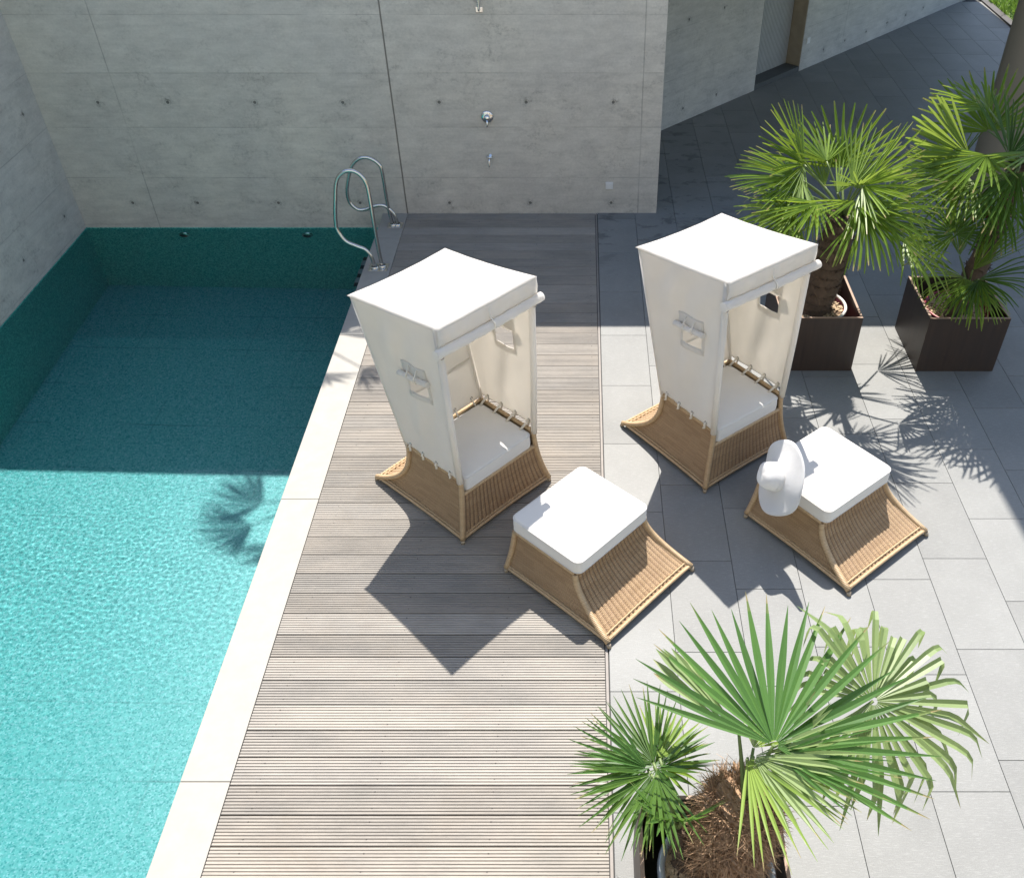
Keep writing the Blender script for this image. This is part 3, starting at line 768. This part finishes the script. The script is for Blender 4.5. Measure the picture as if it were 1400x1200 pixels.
    # back cloth: three overlapping bands with a slit between two of them
    bands = ((.0, .29), (.27, .62), (.60, 1.0))
    A = Vector((-bw-.005, -.562, .545)); B_ = Vector((bw+.005, -.562, .545)); C_ = Vector((rw, yb+.012, zt_b-.012)); D = Vector((-rw, yb+.012, zt_b-.012))
    for k, (a, b_) in enumerate(bands):
        la, lb = A.lerp(D, a), A.lerp(D, b_); ra, rb_ = B_.lerp(C_, a), B_.lerp(C_, b_)
        def disp(u, v, k=k): return .012*mnoise.noise(Vector((u*2.6, v*1.4+k*3, 5)))-.03*math.sin(math.pi*u)*(1 if k else .6)+.008*math.sin(math.pi*v) + .006*(k % 2)
        o, pos, nrm = canvas_grid('back_cloth', la, ra, rb_, lb, 30, 14, disp, parent=t)
        if k == 0:
            for j in range(4):
                eb = MB(); sb = MB()
                u = .14+.24*j; p0 = pos(u, .1)+Vector((0, .006, 0))
                eb.lathe([(.006, .0), (.0125, .0005), (.0125, .004), (.006, .0045)], 12, axis_mat(p0, (0, 1, .2)))
                sb.tube([p0+Vector((0, .005, 0)), p0+Vector((0, .02, -.03)), Vector((p0.x-.012, -.53, .508))], .008, 6)
                eb.build('eyelet', M['steel'], o); sb.build('lacing_strap', M['strap'], o)
    return t

def frame_at(P0, angF, wc, yoff):
    f = Vector((math.cos(angF), math.sin(angF), 0)); wv = Vector((-f.y, f.x, 0)) * 1.0
    return P0 + wv*wc - f*yoff
# chair 1: front foot on the left of the opening at (-.847, 4.435)
def place_chair(o, P0, deg, wc):
    a = R(deg); f = Vector((math.cos(a), math.sin(a), 0)); wv = Vector((-f.y, f.x, 0))   # across: from front corner to the right-hand corner
    p = Vector((P0[0], P0[1], 0)) + wv*wc - f*.055
    o.location = p; o.rotation_euler = (0, 0, a-math.pi/2)
ch1 = make_chair('white canopied wicker beach chair standing on the wooden deck')
ch2 = copy_tree(ch1); ch2['label'] = 'white canopied wicker beach chair standing on the grey paving by the potted palm'
place_chair(ch1, (-.847, 4.435), -42.3, .428)
place_chair(ch2, (.913, 4.944), -52.3, .452)

def make_stool(label):
    t = thing('footstool', label, 'footstool', (0, 0, 0), 0, 'wicker footstools')
    rattan(t, .335, .335, -.28, .275, .345, .435, .37, .01, 2.1, 1.5, 1.7)
    cushion(t, 'seat_cushion', -.352, .352, -.305, .312, .338, .462, .05, .012)
    mb = MB()
    for s_ in (-.29,):
        mb.tube([(s_-.062, .285, .345), (s_-.078, .26, .32), (s_-.083, .262, .27)], .007, 6); mb.tube([(s_-.062, .27, .345), (s_-.08, .23, .325), (s_-.085, .226, .285)], .007, 6)
    mb.build('tie_strap', M['strap'], t)
    return t
s1 = make_stool('wicker footstool with bare white cushion standing half on the wooden deck')
s1.location = (-.02, 4.29, 0); s1.rotation_euler = (0, 0, R(-42.5-90))
s2 = copy_tree(s1); s2['label'] = 'wicker footstool on the grey paving with a white sun hat on its cushion'
s2.location = (1.72, 4.735, 0); s2.rotation_euler = (0, 0, R(-51-90))

# ------------------------------------------------------------------ sun hat propped on the second stool
def hat():
    ax = Vector((-.82, -.16, .34)).normalized()
    c = at(1062, 652, z=.60)
    o = thing('sun_hat', 'white wide brimmed sun hat tilted on the corner of the footstool cushion', 'hat', c)
    Mx = axis_mat((0, 0, 0), ax)
    def wob(p, a, r, z):
        k = max(0, (r-.10)/.15)
        p.z += k*k*(-.015*math.sin(2*a+1.0)+.014*math.sin(3*a-.6)+.006*math.sin(5*a)) - .03*k
        p.x *= 1+.03*k; return p
    mb = MB()
    mb.lathe([(.098, .0), (.125, -.004), (.16, -.006), (.20, -.004), (.235, -.001), (.256, .001), (.258, -.003), (.235, -.006), (.2, -.009), (.16, -.011), (.125, -.009), (.095, -.004)], 80, Mx, wob=wob)
    mb.build('brim', M['hat'], o)
    mb = MB()
    mb.lathe([(.099, -.003), (.098, .03), (.095, .065), (.088, .092), (.076, .108), (.055, .117), (.028, .119), (.001, .119)], 48, Mx, wob=lambda p, a, r, z: Vector((p.x*1.07, p.y*.95, p.z+.006*(r/.1)*math.sin(3*a+.5))))
    mb.build('crown', M['hat'], o)
    mb = MB(); mb.lathe([(.1, .004), (.1015, .006), (.1, .032), (.098, .034)], 40, Mx, wob=lambda p, a, r, z: Vector((p.x*1.07, p.y*.95, p.z)))
    mb.build('hat_band', M['hat'], o)
hat()

# ------------------------------------------------------------------ planters, pots
def planter(label, x0, x1, y0, y1, h, edge):
    o = thing('planter_box', label, 'planter', ((x0+x1)/2, (y0+y1)/2, 0), 0, 'square brown planter boxes')
    a, b_ = (x1-x0)/2, (y1-y0)/2; tk = .02
    mb = MB()
    for q in ((-a, a, -b_, -b_+tk), (-a, a, b_-tk, b_), (-a, -a+tk, -b_+tk+.0005, b_-tk-.0005), (a-tk, a, -b_+tk+.0005, b_-tk-.0005)):
        mb.bbox(q[0], q[1], q[2], q[3], .004, h-.003, .0015)
    mb.box(-a+tk, a-tk, -b_+tk, b_-tk, .01, .03)
    mb.build('side_panels', M['box'], o)
    mb = MB()
    for q in ((-a, a, -b_, -b_+tk), (-a, a, b_-tk, b_), (-a, -a+tk, -b_+tk+.0005, b_-tk-.0005), (a-tk, a, -b_+tk+.0005, b_-tk-.0005)):
        mb.box(q[0]+.0007, q[1]-.0007, q[2]+.0007, q[3]-.0007, h-.0028, h)
    mb.build('top_edge', M['boxedge'], o)
    return o
planter('square brown planter box behind the right beach chair', 1.685, 2.371, 6.483, 7.18, .555, 0)
planter('square brown planter box between the column and the paving gap', 2.937, 3.620, 6.475, 7.17, .555, 0)
planter('square brown planter box at the bottom edge holding the zinc pot', .265, .955, 1.55, 2.24, .555, 0)
def pot(name, label, c, r, z, m, rimr, rim_mat, seed, mulch):
    o = thing(name, label, 'plant pot', (c[0], c[1], .032))
    zz = z-.032
    mb = MB(); mb.lathe([(r*.72, 0), (r*.97, zz-.02), (r*.94, zz-.02), (r*.90, zz-.08)], 40, None, True); mb.build('pot_wall', m, o)
    mb = MB(); mb.tube([(r*.97*math.cos(a), r*.97*math.sin(a), zz-.012) for a in [2*math.pi*i/40 for i in range(40)]], rimr, 10, closed=True); mb.build('rim', rim_mat, o)
    rg = random.Random(seed); mb = MB()
    mb.lathe([(r*.925, zz-.055), (r*.7, zz-.045), (r*.35, zz-.03), (.001, zz-.025)], 32)
    mb.build('soil', M['soil'], o)
    mb = MB()
    for k in range(mulch):                      # loose bark chips
        a = rg.uniform(0, 6.283); q = r*.9*math.sqrt(rg.random()); l = rg.uniform(.008, .022)
        Mt = Matrix.Translation((q*math.cos(a), q*math.sin(a), zz-.048+.02*(1-q/r)+rg.uniform(0, .012))) @ Matrix.Rotation(rg.uniform(0, 6.28), 4, 'Z') @ Matrix.Rotation(rg.uniform(-.6, .6), 4, 'X')
        mb.box(-l, l, -l*.45, l*.45, -.003, .003, Mt)
    tag(mb.build('bark_chips', simple('bark_chip_wood', (.44, .33, .21), .9, var=.7, scale=60), o), kind='stuff')
    return o
pot('plant_pot', 'red plant pot with pale rim inside the planter box behind the right beach chair', (2.03, 6.80), .275, .50, M['redpot'], .013, M['potrim'], 1, 420)
pot('plant_pot', 'dark red plant pot inside the planter box near the column', (3.28, 6.80), .275, .47, M['redpot'], .012, M['redpot'], 2, 420)
pot('plant_pot', 'grey zinc plant pot with thick rolled rim inside the nearest planter box', (.62, 1.885), .265, .53, M['zinc'], .019, M['zinc'], 3, 900)

# ------------------------------------------------------------------ fan palms
def frond(palm, crown, hub, tip, R_, span, nseg, mat, rg, up=None, cup=.12, droop=.15, tipb=.0, sure=0, blunt=0, fold=.55, join=.42, skew=0., stalk_sag=.0, kb=(.60, .76), slim=1.0):
    crown, hub, tip = Vector(crown), Vector(hub), Vector(tip)
    mid = (tip-hub).normalized(); upv = Vector(up) if isinstance(up, tuple) else (Vector((0, 0, H))-hub).normalized()*up+Vector((0, 0, 1-up)) if up else Vector((0, 0, 1))
    nrm = (upv-mid*upv.dot(mid))
    if nrm.length < .05: nrm = Vector((0, -1, .3))-mid*Vector((0, -1, .3)).dot(mid)
    nrm.normalize(); side = mid.cross(nrm)
    mb = MB(); rnd = []; tipv = []
    ST = (.03, .16, .30, .44, .54, .62, .70, .78, .86, .93, 1.0)
    dth = span/nseg
    for i in range(nseg):
        th = -span/2+dth*(i+.5)+skew + rg.gauss(0, dth*.10)
        f = th/(span/2) if span else 0
        l = R_*(1.0-.16*f*f)*rg.uniform(.93, 1.04)
        d = (mid*math.cos(th)+side*math.sin(th)+nrm*cup*(abs(math.sin(th))**1.5)).normalized()
        d = (d+nrm*rg.gauss(0, .05)+side*rg.gauss(0, .012)).normalized()
        s = d.cross(nrm).normalized(); nn = s.cross(d).normalized()
        dr = droop*rg.uniform(.7, 1.3); tb = tipb*rg.uniform(.3, 1.5) if sure or rg.random() < .85 else 0.0
        tw = rg.gauss(0, .25); c_ = rg.random(); b0 = len(mb.v)
        kb_ = rg.uniform(*kb); pos = hub.copy(); prev = 0; bent = 0
        for r in ST:
            step = (r-prev)*l; prev = r
            ang_dn = dr*r*1.3
            dd = d.copy()
            dd += Vector((0, 0, -1))*ang_dn
            if r > kb_:
                e_ = tb*min(1, (r-kb_+.04)/.20); dd = dd*(1-min(.95, e_)) + Vector((0, 0, -1))*e_
            dd.normalize(); pos = pos+dd*step
            half = math.tan(min(dth*.5, .5))*l
            if r <= join: wv = r*half*1.03
            else:
                q = (r-join)/(1-join); wv = join*half*(1.0+.25*math.sin(min(1, q*2.2)*math.pi*.5)*(1-q))*((1-.62*q**4) if blunt else (1-q**2.0))*slim+.0006
            a = tw*max(0, r-join); s2 = s*math.cos(a)+nn*math.sin(a)
            mb.v += [tuple(pos+s2*wv), tuple(pos-nn*wv*(fold+.5*blunt)), tuple(pos-s2*wv)]
        for k in range(len(ST)-1):
            a = b0+3*k
            mb.face((a, a+1, a+4, a+3)); mb.face((a+1, a+2, a+5, a+4))
            rnd += [c_, c_]; tipv += [ST[k+1]]*2
    o = mb.build('frond', mat, palm)
    for nm, vals in (('rnd', rnd), ('tip', tipv)):
        a = o.data.attributes.new(nm, 'FLOAT', 'FACE'); a.data.foreach_set('value', vals)
    pts = []; L = (hub-crown).length
    for i in range(9):
        t = i/8; p = crown.lerp(hub, t); p.z += stalk_sag*L*math.sin(math.pi*t); pts.append(p)
    mb = MB(); mb.tube(pts, [.013-.006*i/8 for i in range(9)], 7); mb.build('petiole', M['stalk'], o)
    return o

def fibre_trunk(palm, P, rad, seed, nf, fl, mat='fibre_dark'):
    rg = random.Random(seed); P = catmull(P, 6); N = len(P); mb = MB()
    rr = [rad(i/(N-1)) for i in range(N)]
    n0 = 20; b0 = len(mb.v)
    for k, p in enumerate(P):
        for i in range(n0):
            a = 2*math.pi*i/n0; q = rr[k]*(1+.16*mnoise.noise(Vector((math.cos(a)*2.2, math.sin(a)*2.2, k*.7+seed))))
            mb.v.append((p.x+q*math.cos(a), p.y+q*math.sin(a), p.z+.02*mnoise.noise(Vector((a, k, seed)))))
    for k in range(N-1):
        for i in range(n0):
            i2 = (i+1) % n0; mb.face((b0+k*n0+i, b0+k*n0+i2, b0+(k+1)*n0+i2, b0+(k+1)*n0+i), None, True)
    mb.face([b0+(N-1)*n0+i for i in range(n0)])
    mb.build('trunk', M[mat], palm)
    mb = MB()
    for k in range(nf):                        # loose fibres and old leaf bases
        t = rg.random()**.8; i = min(N-1, int(t*(N-1))); p = P[i]; a = rg.uniform(0, 6.283); q = rr[i]
        o = Vector((p.x+q*math.cos(a)*.96, p.y+q*math.sin(a)*.96, p.z))
        out = Vector((math.cos(a), math.sin(a), 0)); tang = Vector((-out.y, out.x, 0))
        d = (out*rg.uniform(.25, .9)+tang*rg.gauss(0, .8)+Vector((0, 0, rg.uniform(-.5, 1.0)))).normalized()
        if rg.random() < .16:                  # tuft on the very top, round the leaf stalks
            o = P[-1]+out*q*math.sqrt(rg.random())*1.0-Vector((0, 0, .02)); d = (out*rg.uniform(.1, .8)+tang*rg.gauss(0, .4)+Vector((0, 0, rg.uniform(.4, 1.4)))).normalized()
        l = fl*rg.uniform(.35, 1.2); w_ = rg.uniform(.0012, .0032)*(1.3 if fl > .1 else 1)
        if rg.random() < .12: l *= .6; w_ *= 4
        cur = (tang*rg.gauss(0, .5)+Vector((0, 0, rg.uniform(-1.1, .2))))*l*.5
        s = d.cross(Vector((rg.gauss(0, 1), rg.gauss(0, 1), rg.gauss(0, 1)))).normalized()*w_
        b1 = len(mb.v)
        for j in range(4):
            u = j/3; c = o+d*l*u+cur*u*u; mb.v += [tuple(c+s*(1-u*.8)), tuple(c-s*(1-u*.8))]
        for j in range(3): mb.face((b1+2*j, b1+2*j+1, b1+2*j+3, b1+2*j+2))
    tag(mb.build('fibres', M[mat], palm), kind='stuff')

def on_ray(u, v, C, L, near=True):
    """the point of the sight line (u, v) that lies L metres from C"""
    d = ray(u, v).normalized(); o = Vector((0, 0, H)); oc = o-Vector(C); b_ = oc.dot(d); c = oc.dot(oc)-L*L; D = b_*b_-c
    if D < 0: return o+d*(-b_)
    return o+d*(-b_-math.sqrt(D) if near else -b_+math.sqrt(D))

def make_palm(label, base, top, fr, seed, rad, nf=900, fl=.07, pts=None, bark='fibre_dark', blunt=0):
    palm = thing('fan_palm', label, 'palm', (0, 0, 0), 0, None)
    base, top = Vector(base), Vector(top)
    fibre_trunk(palm, pts or [base, base.lerp(top, .5)+Vector((.015, 0, 0)), top], rad, seed, nf, fl, bark)
    rg = random.Random(seed*7+1)
    for f in fr:
        if 'az' in f:
            d = Vector((math.cos(R(f['az']))*math.cos(R(f['el'])), math.sin(R(f['az']))*math.cos(R(f['el'])), math.sin(R(f['el']))))
            hub = top+d*f['L']; tip = hub+d+Vector((0, 0, f.get('dz', -.5)))
        else: hub, tip = None, None
        if hub is None: hub = on_ray(f['h'][0], f['h'][1], top, f['L'], f.get('near', True))
        if tip is None: tip = on_ray(f['t'][0], f['t'][1], hub, f['R'], f.get('tn', True))
        frond(palm, top, hub, tip, f['R']*f.get('k', 1), R(f.get('span', 200)), f.get('n', 26), M[f.get('m', 'leaf')], rg, f.get('up'), f.get('cup', .12), f.get('droop', .12), f.get('tb', 0.), sure=f.get('sure', 0), blunt=f.get('bl', blunt), join=f.get('j', .34), stalk_sag=f.get('ss', .04), slim=f.get('slim', .72 if blunt else .85), kb=f.get('kb', (.60, .76)), skew=R(f.get('skew', 0)))
    return palm

UPC = .45
P1 = [
 dict(h=(1150,230), L=.42, near=False, t=(1154,134), R=.61, tn=False, span=172, n=19, up=.85, droop=.01, cup=.08, j=.36, slim=.62),
 dict(h=(1100,226), L=.42, t=(1046,192), R=.58, tn=True, span=170, up=.6, droop=.16),
 dict(h=(1096,246), L=.46, t=(1030,258), R=.58, span=160, up=.5, droop=.22, tb=.1),
 dict(h=(1165,256), L=.42, t=(1236,196), R=.60, tn=False, span=110, up=.8, droop=.03, m='leaf_pale', n=20),
 dict(h=(1180,255), L=.46, t=(1258,240), R=.62, span=150, up=.6, droop=.12),
 dict(h=(1178,284), L=.48, t=(1272,312), R=.66, span=160, up=.5, droop=.2, tb=.35),
 dict(h=(1182,296), L=.50, t=(1250,345), R=.60, span=150, up=.35, droop=.25, tb=.45),
 dict(h=(1085,292), L=.50, t=(1018,288), R=.50, span=170, up=.4, droop=.32, tb=.4, m='leaf_pale'),
 dict(h=(1108,268), L=.36, t=(1050,300), R=.50, span=140, up=.4, droop=.25, tb=.2),
 dict(h=(1128,256), L=.26, t=(1108,196), R=.42, tn=False, span=60, n=10, up=.8, droop=.02, m='leaf_pale'),
 dict(h=(1145,264), L=.28, t=(1172,215), R=.42, tn=False, span=55, n=9, up=.8, droop=.02, m='leaf_pale'),
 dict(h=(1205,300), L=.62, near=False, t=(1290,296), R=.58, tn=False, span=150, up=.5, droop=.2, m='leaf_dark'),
]
P1 += [dict(az=a_, el=e_, L=l_, R=r_, span=150, n=19, slim=.66, up=None, droop=.12, tb=t_, m=m_) for a_, e_, l_, r_, t_, m_ in (
 (-95, 42, .40, .50, 0, 'leaf'), (-140, 30, .45, .54, .1, 'leaf'), (-165, 12, .46, .55, .2, 'leaf'), 
 (-150, -5, .46, .50, .35, 'leaf_pale'), (-32, -8, .52, .58, .4, 'leaf'), (160, 30, .5, .55, .1, 'leaf_dark'), (-75, 66, .34, .42, 0, 'leaf_pale'), (120, 50, .45, .5, 0, 'leaf'))]
palm1 = make_palm('bushy fan palm with shaggy trunk in the box behind the right beach chair', (2.02, 6.77, .46), (2.13, 6.83, 1.33), P1, 11, lambda t: .135-.035*t+.02*math.sin(t*3), 2600, .07, blunt=1)
P2 = [
 dict(h=(1352,180), L=.55, near=False, t=(1352,90), R=.66, tn=False, span=190, n=22, up=.9, droop=.0, j=.36, slim=.6),
 dict(h=(1326,214), L=.46, t=(1248,172), R=.62, span=80, n=16, up=.75, droop=.02, m='leaf_pale', j=.55, slim=1.),
 dict(h=(1326,214), L=.46, t=(1385,232), R=.44, span=50, n=9, up=.75, droop=.02, m='leaf_pale', j=.5, slim=1.),
 dict(h=(1325,242), L=.50, t=(1258,252), R=.60, span=160, up=.5, droop=.18),
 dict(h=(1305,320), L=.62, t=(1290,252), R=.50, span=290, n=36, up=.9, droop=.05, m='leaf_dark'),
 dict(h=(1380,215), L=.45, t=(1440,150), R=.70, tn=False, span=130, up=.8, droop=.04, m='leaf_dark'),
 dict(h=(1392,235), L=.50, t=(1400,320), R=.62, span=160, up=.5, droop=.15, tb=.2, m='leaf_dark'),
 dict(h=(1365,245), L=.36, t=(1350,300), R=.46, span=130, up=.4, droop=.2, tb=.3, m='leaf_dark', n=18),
 dict(h=(1300,236), L=.66, near=False, t=(1252,196), R=.56, tn=False, span=140, up=.6, droop=.12),
]
P2 += [dict(az=a_, el=e_, L=l_, R=r_, span=150, n=19, slim=.78, up=None, droop=.12, tb=t_, m=m_) for a_, e_, l_, r_, t_, m_ in (
 (-100, 35, .42, .52, 0, 'leaf'), (-150, 20, .48, .54, .1, 'leaf'), (-165, -5, .48, .52, .25, 'leaf'), (-60, 10, .46, .54, .2, 'leaf_dark'), (-20, 20, .5, .55, .1, 'leaf_dark'), (-125, -18, .45, .5, .3, 'leaf_dark'), (130, 40, .5, .5, .1, 'leaf'))]
palm2 = make_palm('tall fan palm rising in front of the tan column', (3.30, 6.80, .44), (3.50, 6.95, 1.72), P2, 12, lambda t: .10-.03*t, 1500, .06, blunt=1)
P2b = [
 dict(h=(1330,370), L=.30, t=(1392,300), R=.60, tn=False, span=50, n=16, up=(-.5,-.6,.3), droop=.02, m='leaf'),
 dict(h=(1338,382), L=.34, t=(1400,395), R=.50, span=170, n=28, up=UPC, droop=.2, m='leaf_dark', tb=.2),
 dict(h=(1318,380), L=.30, t=(1282,420), R=.46, span=190, n=28, up=(0,-.4,1), droop=.2, m='leaf', tb=.6),
 dict(h=(1330,388), L=.34, t=(1345,440), R=.42, span=150, n=22, up=(0,-.4,1), droop=.3, m='leaf', tb=.5),
 dict(h=(1312,350), L=.30, near=False, t=(1310,285), R=.45, tn=False, span=60, n=12, up=(0,-1,.4), droop=.02, m='leaf_pale'),
]
palm2b = make_palm('short young fan palm sharing the planter box of the tall palm', (3.20, 6.70, .44), (3.27, 6.70, .72), P2b, 13, lambda t: .055-.02*t, 300, .04, blunt=1)

P3 = [
 dict(h=(1058,1018), L=.42, t=(1122,822), R=.74, tn=False, span=204, n=27, up=.92, droop=.015, cup=.05, j=.37, slim=.92, skew=4, m='leaf_fg'),
 dict(h=(1010,1002), L=.34, t=(898,892), R=.56, tn=False, span=24, n=7, up=.7, droop=.02, m='leaf_bleached', j=.75, slim=1.25),
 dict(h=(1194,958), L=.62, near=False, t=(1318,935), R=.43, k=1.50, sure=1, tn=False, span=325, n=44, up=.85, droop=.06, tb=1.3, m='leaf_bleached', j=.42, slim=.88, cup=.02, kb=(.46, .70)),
 dict(h=(1030,1034), L=.30, t=(1175,1075), R=.56, span=70, n=15, up=.6, droop=.12, m='leaf_bleached', j=.45, tb=.1, slim=1.1),
 dict(h=(1022,1036), L=.28, t=(1120,1165), R=.60, span=62, n=13, up=.6, droop=.10, m='leaf_pale', j=.36, tb=.1),
 dict(h=(1066,1026), L=.30, t=(1150,1022), R=.36, tn=True, span=110, n=14, up=.6, droop=.05, m='leaf_bleached', j=.5, slim=1.2),
 dict(h=(1030,1022), L=.20, t=(1052,984), R=.20, tn=False, span=90, n=10, up=.8, droop=.0, m='leaf_pale', j=.5, slim=1.1),
 dict(h=(1062,1030), L=.36, t=(1225,1062), R=.62, span=46, n=10, up=.5, droop=.03, j=.35, m='leaf_fg'),
]
palm3 = make_palm('large fan palm in the nearest planter box with a shaggy brown trunk', (.66, 1.93, .45), (.72, 2.02, .93), P3, 14, lambda t: .080+.082*math.sin(t*2.6), 6500, .105, bark='fibre', pts=[(.63, 1.90, .45), (.655, 1.93, .6), (.69, 1.98, .8), (.72, 2.02, .94)])
P3b = [
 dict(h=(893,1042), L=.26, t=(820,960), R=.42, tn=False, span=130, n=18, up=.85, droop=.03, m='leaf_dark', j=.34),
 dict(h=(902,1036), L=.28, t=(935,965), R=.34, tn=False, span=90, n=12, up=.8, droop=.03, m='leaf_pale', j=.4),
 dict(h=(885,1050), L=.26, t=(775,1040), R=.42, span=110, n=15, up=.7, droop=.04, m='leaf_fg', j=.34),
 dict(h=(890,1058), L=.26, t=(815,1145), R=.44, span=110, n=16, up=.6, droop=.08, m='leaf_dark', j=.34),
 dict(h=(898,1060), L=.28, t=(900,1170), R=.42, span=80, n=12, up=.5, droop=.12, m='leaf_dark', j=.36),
 dict(h=(894,1047), L=.25, t=(885,990), R=.34, tn=False, span=250, n=20, up=.95, droop=.05, m='leaf_fg', j=.4),
 dict(az=-80, el=70, L=.18, R=.26, span=120, n=9, dz=.2, m='leaf_fg'), dict(az=-150, el=60, L=.2, R=.26, span=120, n=9, dz=.0, m='leaf_fg'),
 dict(h=(898,1050), L=.24, t=(925,1090), R=.30, span=200, n=16, up=.9, droop=.08, m='leaf_dark', j=.4),
 dict(h=(905,1048), L=.26, t=(965,1065), R=.28, span=110, n=11, up=.6, droop=.08, m='leaf', j=.36, tb=.2),
]
palm3b = make_palm('small dark green fan palm beside the shaggy trunk in the nearest box', (.47, 1.93, .45), (.44, 2.00, .72), P3b, 15, lambda t: .06-.02*t, 350, .05)

# palm standing on the roof above the pool wall; its fronds shade the coping and the pool corner
def roof_palm():
    palm = thing('fan_palm', 'fan palm on the roof edge whose shadow falls across pool and coping', 'palm')
    top = Vector((-2.62, 9.95, ROOF+1.1))
    fibre_trunk(palm, [(-2.6, 10.0, ROOF), (-2.6, 9.98, ROOF+.5), top], lambda t: .1-.03*t, 21, 200, .05)
    rg = random.Random(77)
    for (az, el, L, R_, sp) in ((-112, 4, .62, .62, 130), (-35, 6, .66, .55, 110), (-150, 10, .62, .66, 110), (-68, -4, .55, .5, 110), (170, 30, .6, .6, 130), (60, 40, .5, .6, 150)):
        d = Vector((math.cos(R(az))*math.cos(R(el)), math.sin(R(az))*math.cos(R(el)), math.sin(R(el))))
        hub = top+d*L; tip = hub+(d+Vector((0, 0, -.45)))
        frond(palm, top, hub, tip, R_, R(sp), 26, M['leaf'], rg, None, .1, .25, .1)
    o = thing('planter_box', 'planter box of the palm on the roof edge', 'planter', (-2.6, 10.0, ROOF))
    mb = MB(); mb.bbox(-.3, .3, -.3, .3, .001, .5, .004); mb.build('side_panels', M['box'], o)
roof_palm()

# small plant labels caught in the palms
def tagobj(label, mat, p, size, tilt):
    o = thing('plant_tag', label, 'plant tag', p, tilt)
    mb = MB(); mb.bbox(-size*.35, size*.35, -.0012, .0012, -size, size*.2, .0005, Matrix.Rotation(.25, 4, 'Y')); mb.build('card', mat, o)
    mb = MB(); mb.tube([(0, 0, size*.1), (.01, 0, size*.5), (.005, .02, size*.8)], .0015, 5); mb.build('string', M['strap'], o)
tagobj('pink plant tag hanging on the tall palm trunk', M['pink'], on_ray(1353, 285, (3.5, 6.95, 1.45), .16), .09, .3)
tagobj('pale blue plant tag hanging below the crown of the tall palm', M['blue'], on_ray(1366, 268, (3.5, 6.95, 1.55), .2), .10, -.5)
tagobj('small red plant tag under the crown of the bushy palm', M['red'], on_ray(1116, 292, (2.13, 6.83, 1.33), .16), .05, .2)

# ------------------------------------------------------------------ garden beyond the terrace edge, top right
kb = MB(); kb.bbox(7.27, 7.40, 12.0, 18.4, -.12, .03, .006)
o = kb.build('garden_kerb', simple('dark_kerb', (.05, .045, .042), .7, var=.2)); tag(o, kind='structure')
mb = MB(); mb.quad((7.40, 8, -.02), (16, 8, -.02), (16, 30, -.02), (7.40, 30, -.02)); tag(mb.build('lawn', simple('lawn_soil', (.10, .15, .035), .95, var=.5, scale=5)), kind='structure')
def grass():
    rg = random.Random(9); mb = MB(); rnd = []
    for k in range(9000):
        x = rg.uniform(7.42, 10.5); y = rg.uniform(14.3, 21)
        if y < 15.2 and x > 7.9: continue
        h = rg.uniform(.05, .16)*(1+1.5*max(0, mnoise.noise(Vector((x*1.2, y*1.2, 0))))); a = rg.uniform(0, 6.28); w_ = rg.uniform(.006, .014)
        dx, dy = math.cos(a)*w_, math.sin(a)*w_; lx, ly = rg.gauss(0, .05), rg.gauss(0, .05)
        n = len(mb.v); mb.v += [(x-dx, y-dy, -.02), (x+dx, y+dy, -.02), (x+lx+dx*.6, y+ly+dy*.6, h*.6), (x+lx*2, y+ly*2, h)]
        mb.face((n, n+1, n+2)); mb.face((n, n+2, n+3)); c = rg.random(); rnd += [c, c]
    o = mb.build('grass', M['grass']); a = o.data.attributes.new('rnd', 'FLOAT', 'FACE'); a.data.foreach_set('value', rnd)
    tag(o, 'sunlit green grass growing beyond the dark terrace edge', 'grass', None, 'stuff')
grass()
def bush(label, c, r, seed):
    o = thing('garden_shrub', label, 'shrub', c); rg = random.Random(seed); mb = MB(); rnd = []
    for k in range(900):
        d = Vector((rg.gauss(0, 1), rg.gauss(0, 1), rg.gauss(0, 1))).normalized()*r*rg.uniform(.3, 1.0)*(.8+.35*mnoise.noise(Vector((k*.01, seed, 2)))); d.z = abs(d.z)*.9+.04
        l = rg.uniform(.03, .07); u = Vector((rg.gauss(0, 1), rg.gauss(0, 1), rg.gauss(0, 1))).normalized(); v = u.cross(Vector((rg.gauss(0, 1), rg.gauss(0, 1), 1))).normalized()
        n = len(mb.v); mb.v += [tuple(d-u*l), tuple(d+v*l*.4), tuple(d+u*l), tuple(d-v*l*.4)]; mb.face((n, n+1, n+2, n+3)); rnd.append(rg.random())
    f = mb.build('leaves', M['grass'], o); a = f.data.attributes.new('rnd', 'FLOAT', 'FACE'); a.data.foreach_set('value', rnd)
    mb = MB()
    for k in range(6):
        a = k*1.05; mb.tube([(0, 0, -.02), (math.cos(a)*r*.3, math.sin(a)*r*.3, r*.5)], [.012, .005], 5)
    mb.build('stems', M['fibre'], o)
bush('leafy green shrub in the sunny garden beyond the terrace edge', (8.3, 17.6, 0), .65, 4)
sb = MB(); bm = bmesh.new(); bmesh.ops.create_icosphere(bm, subdivisions=3, radius=1)
for v in bm.verts: v.co *= 1+.18*mnoise.noise(v.co*1.6); v.co = Vector((v.co.x*.55, v.co.y*.28, v.co.z*.12))
sb.addbm(bm, Matrix.Translation((8.0, 14.95, .02)) @ Matrix.Rotation(.2, 4, 'Z'), True)
tag(sb.build('garden_stone', M['stone']), 'flat pale stone lying in the garden beside the column', 'stone')
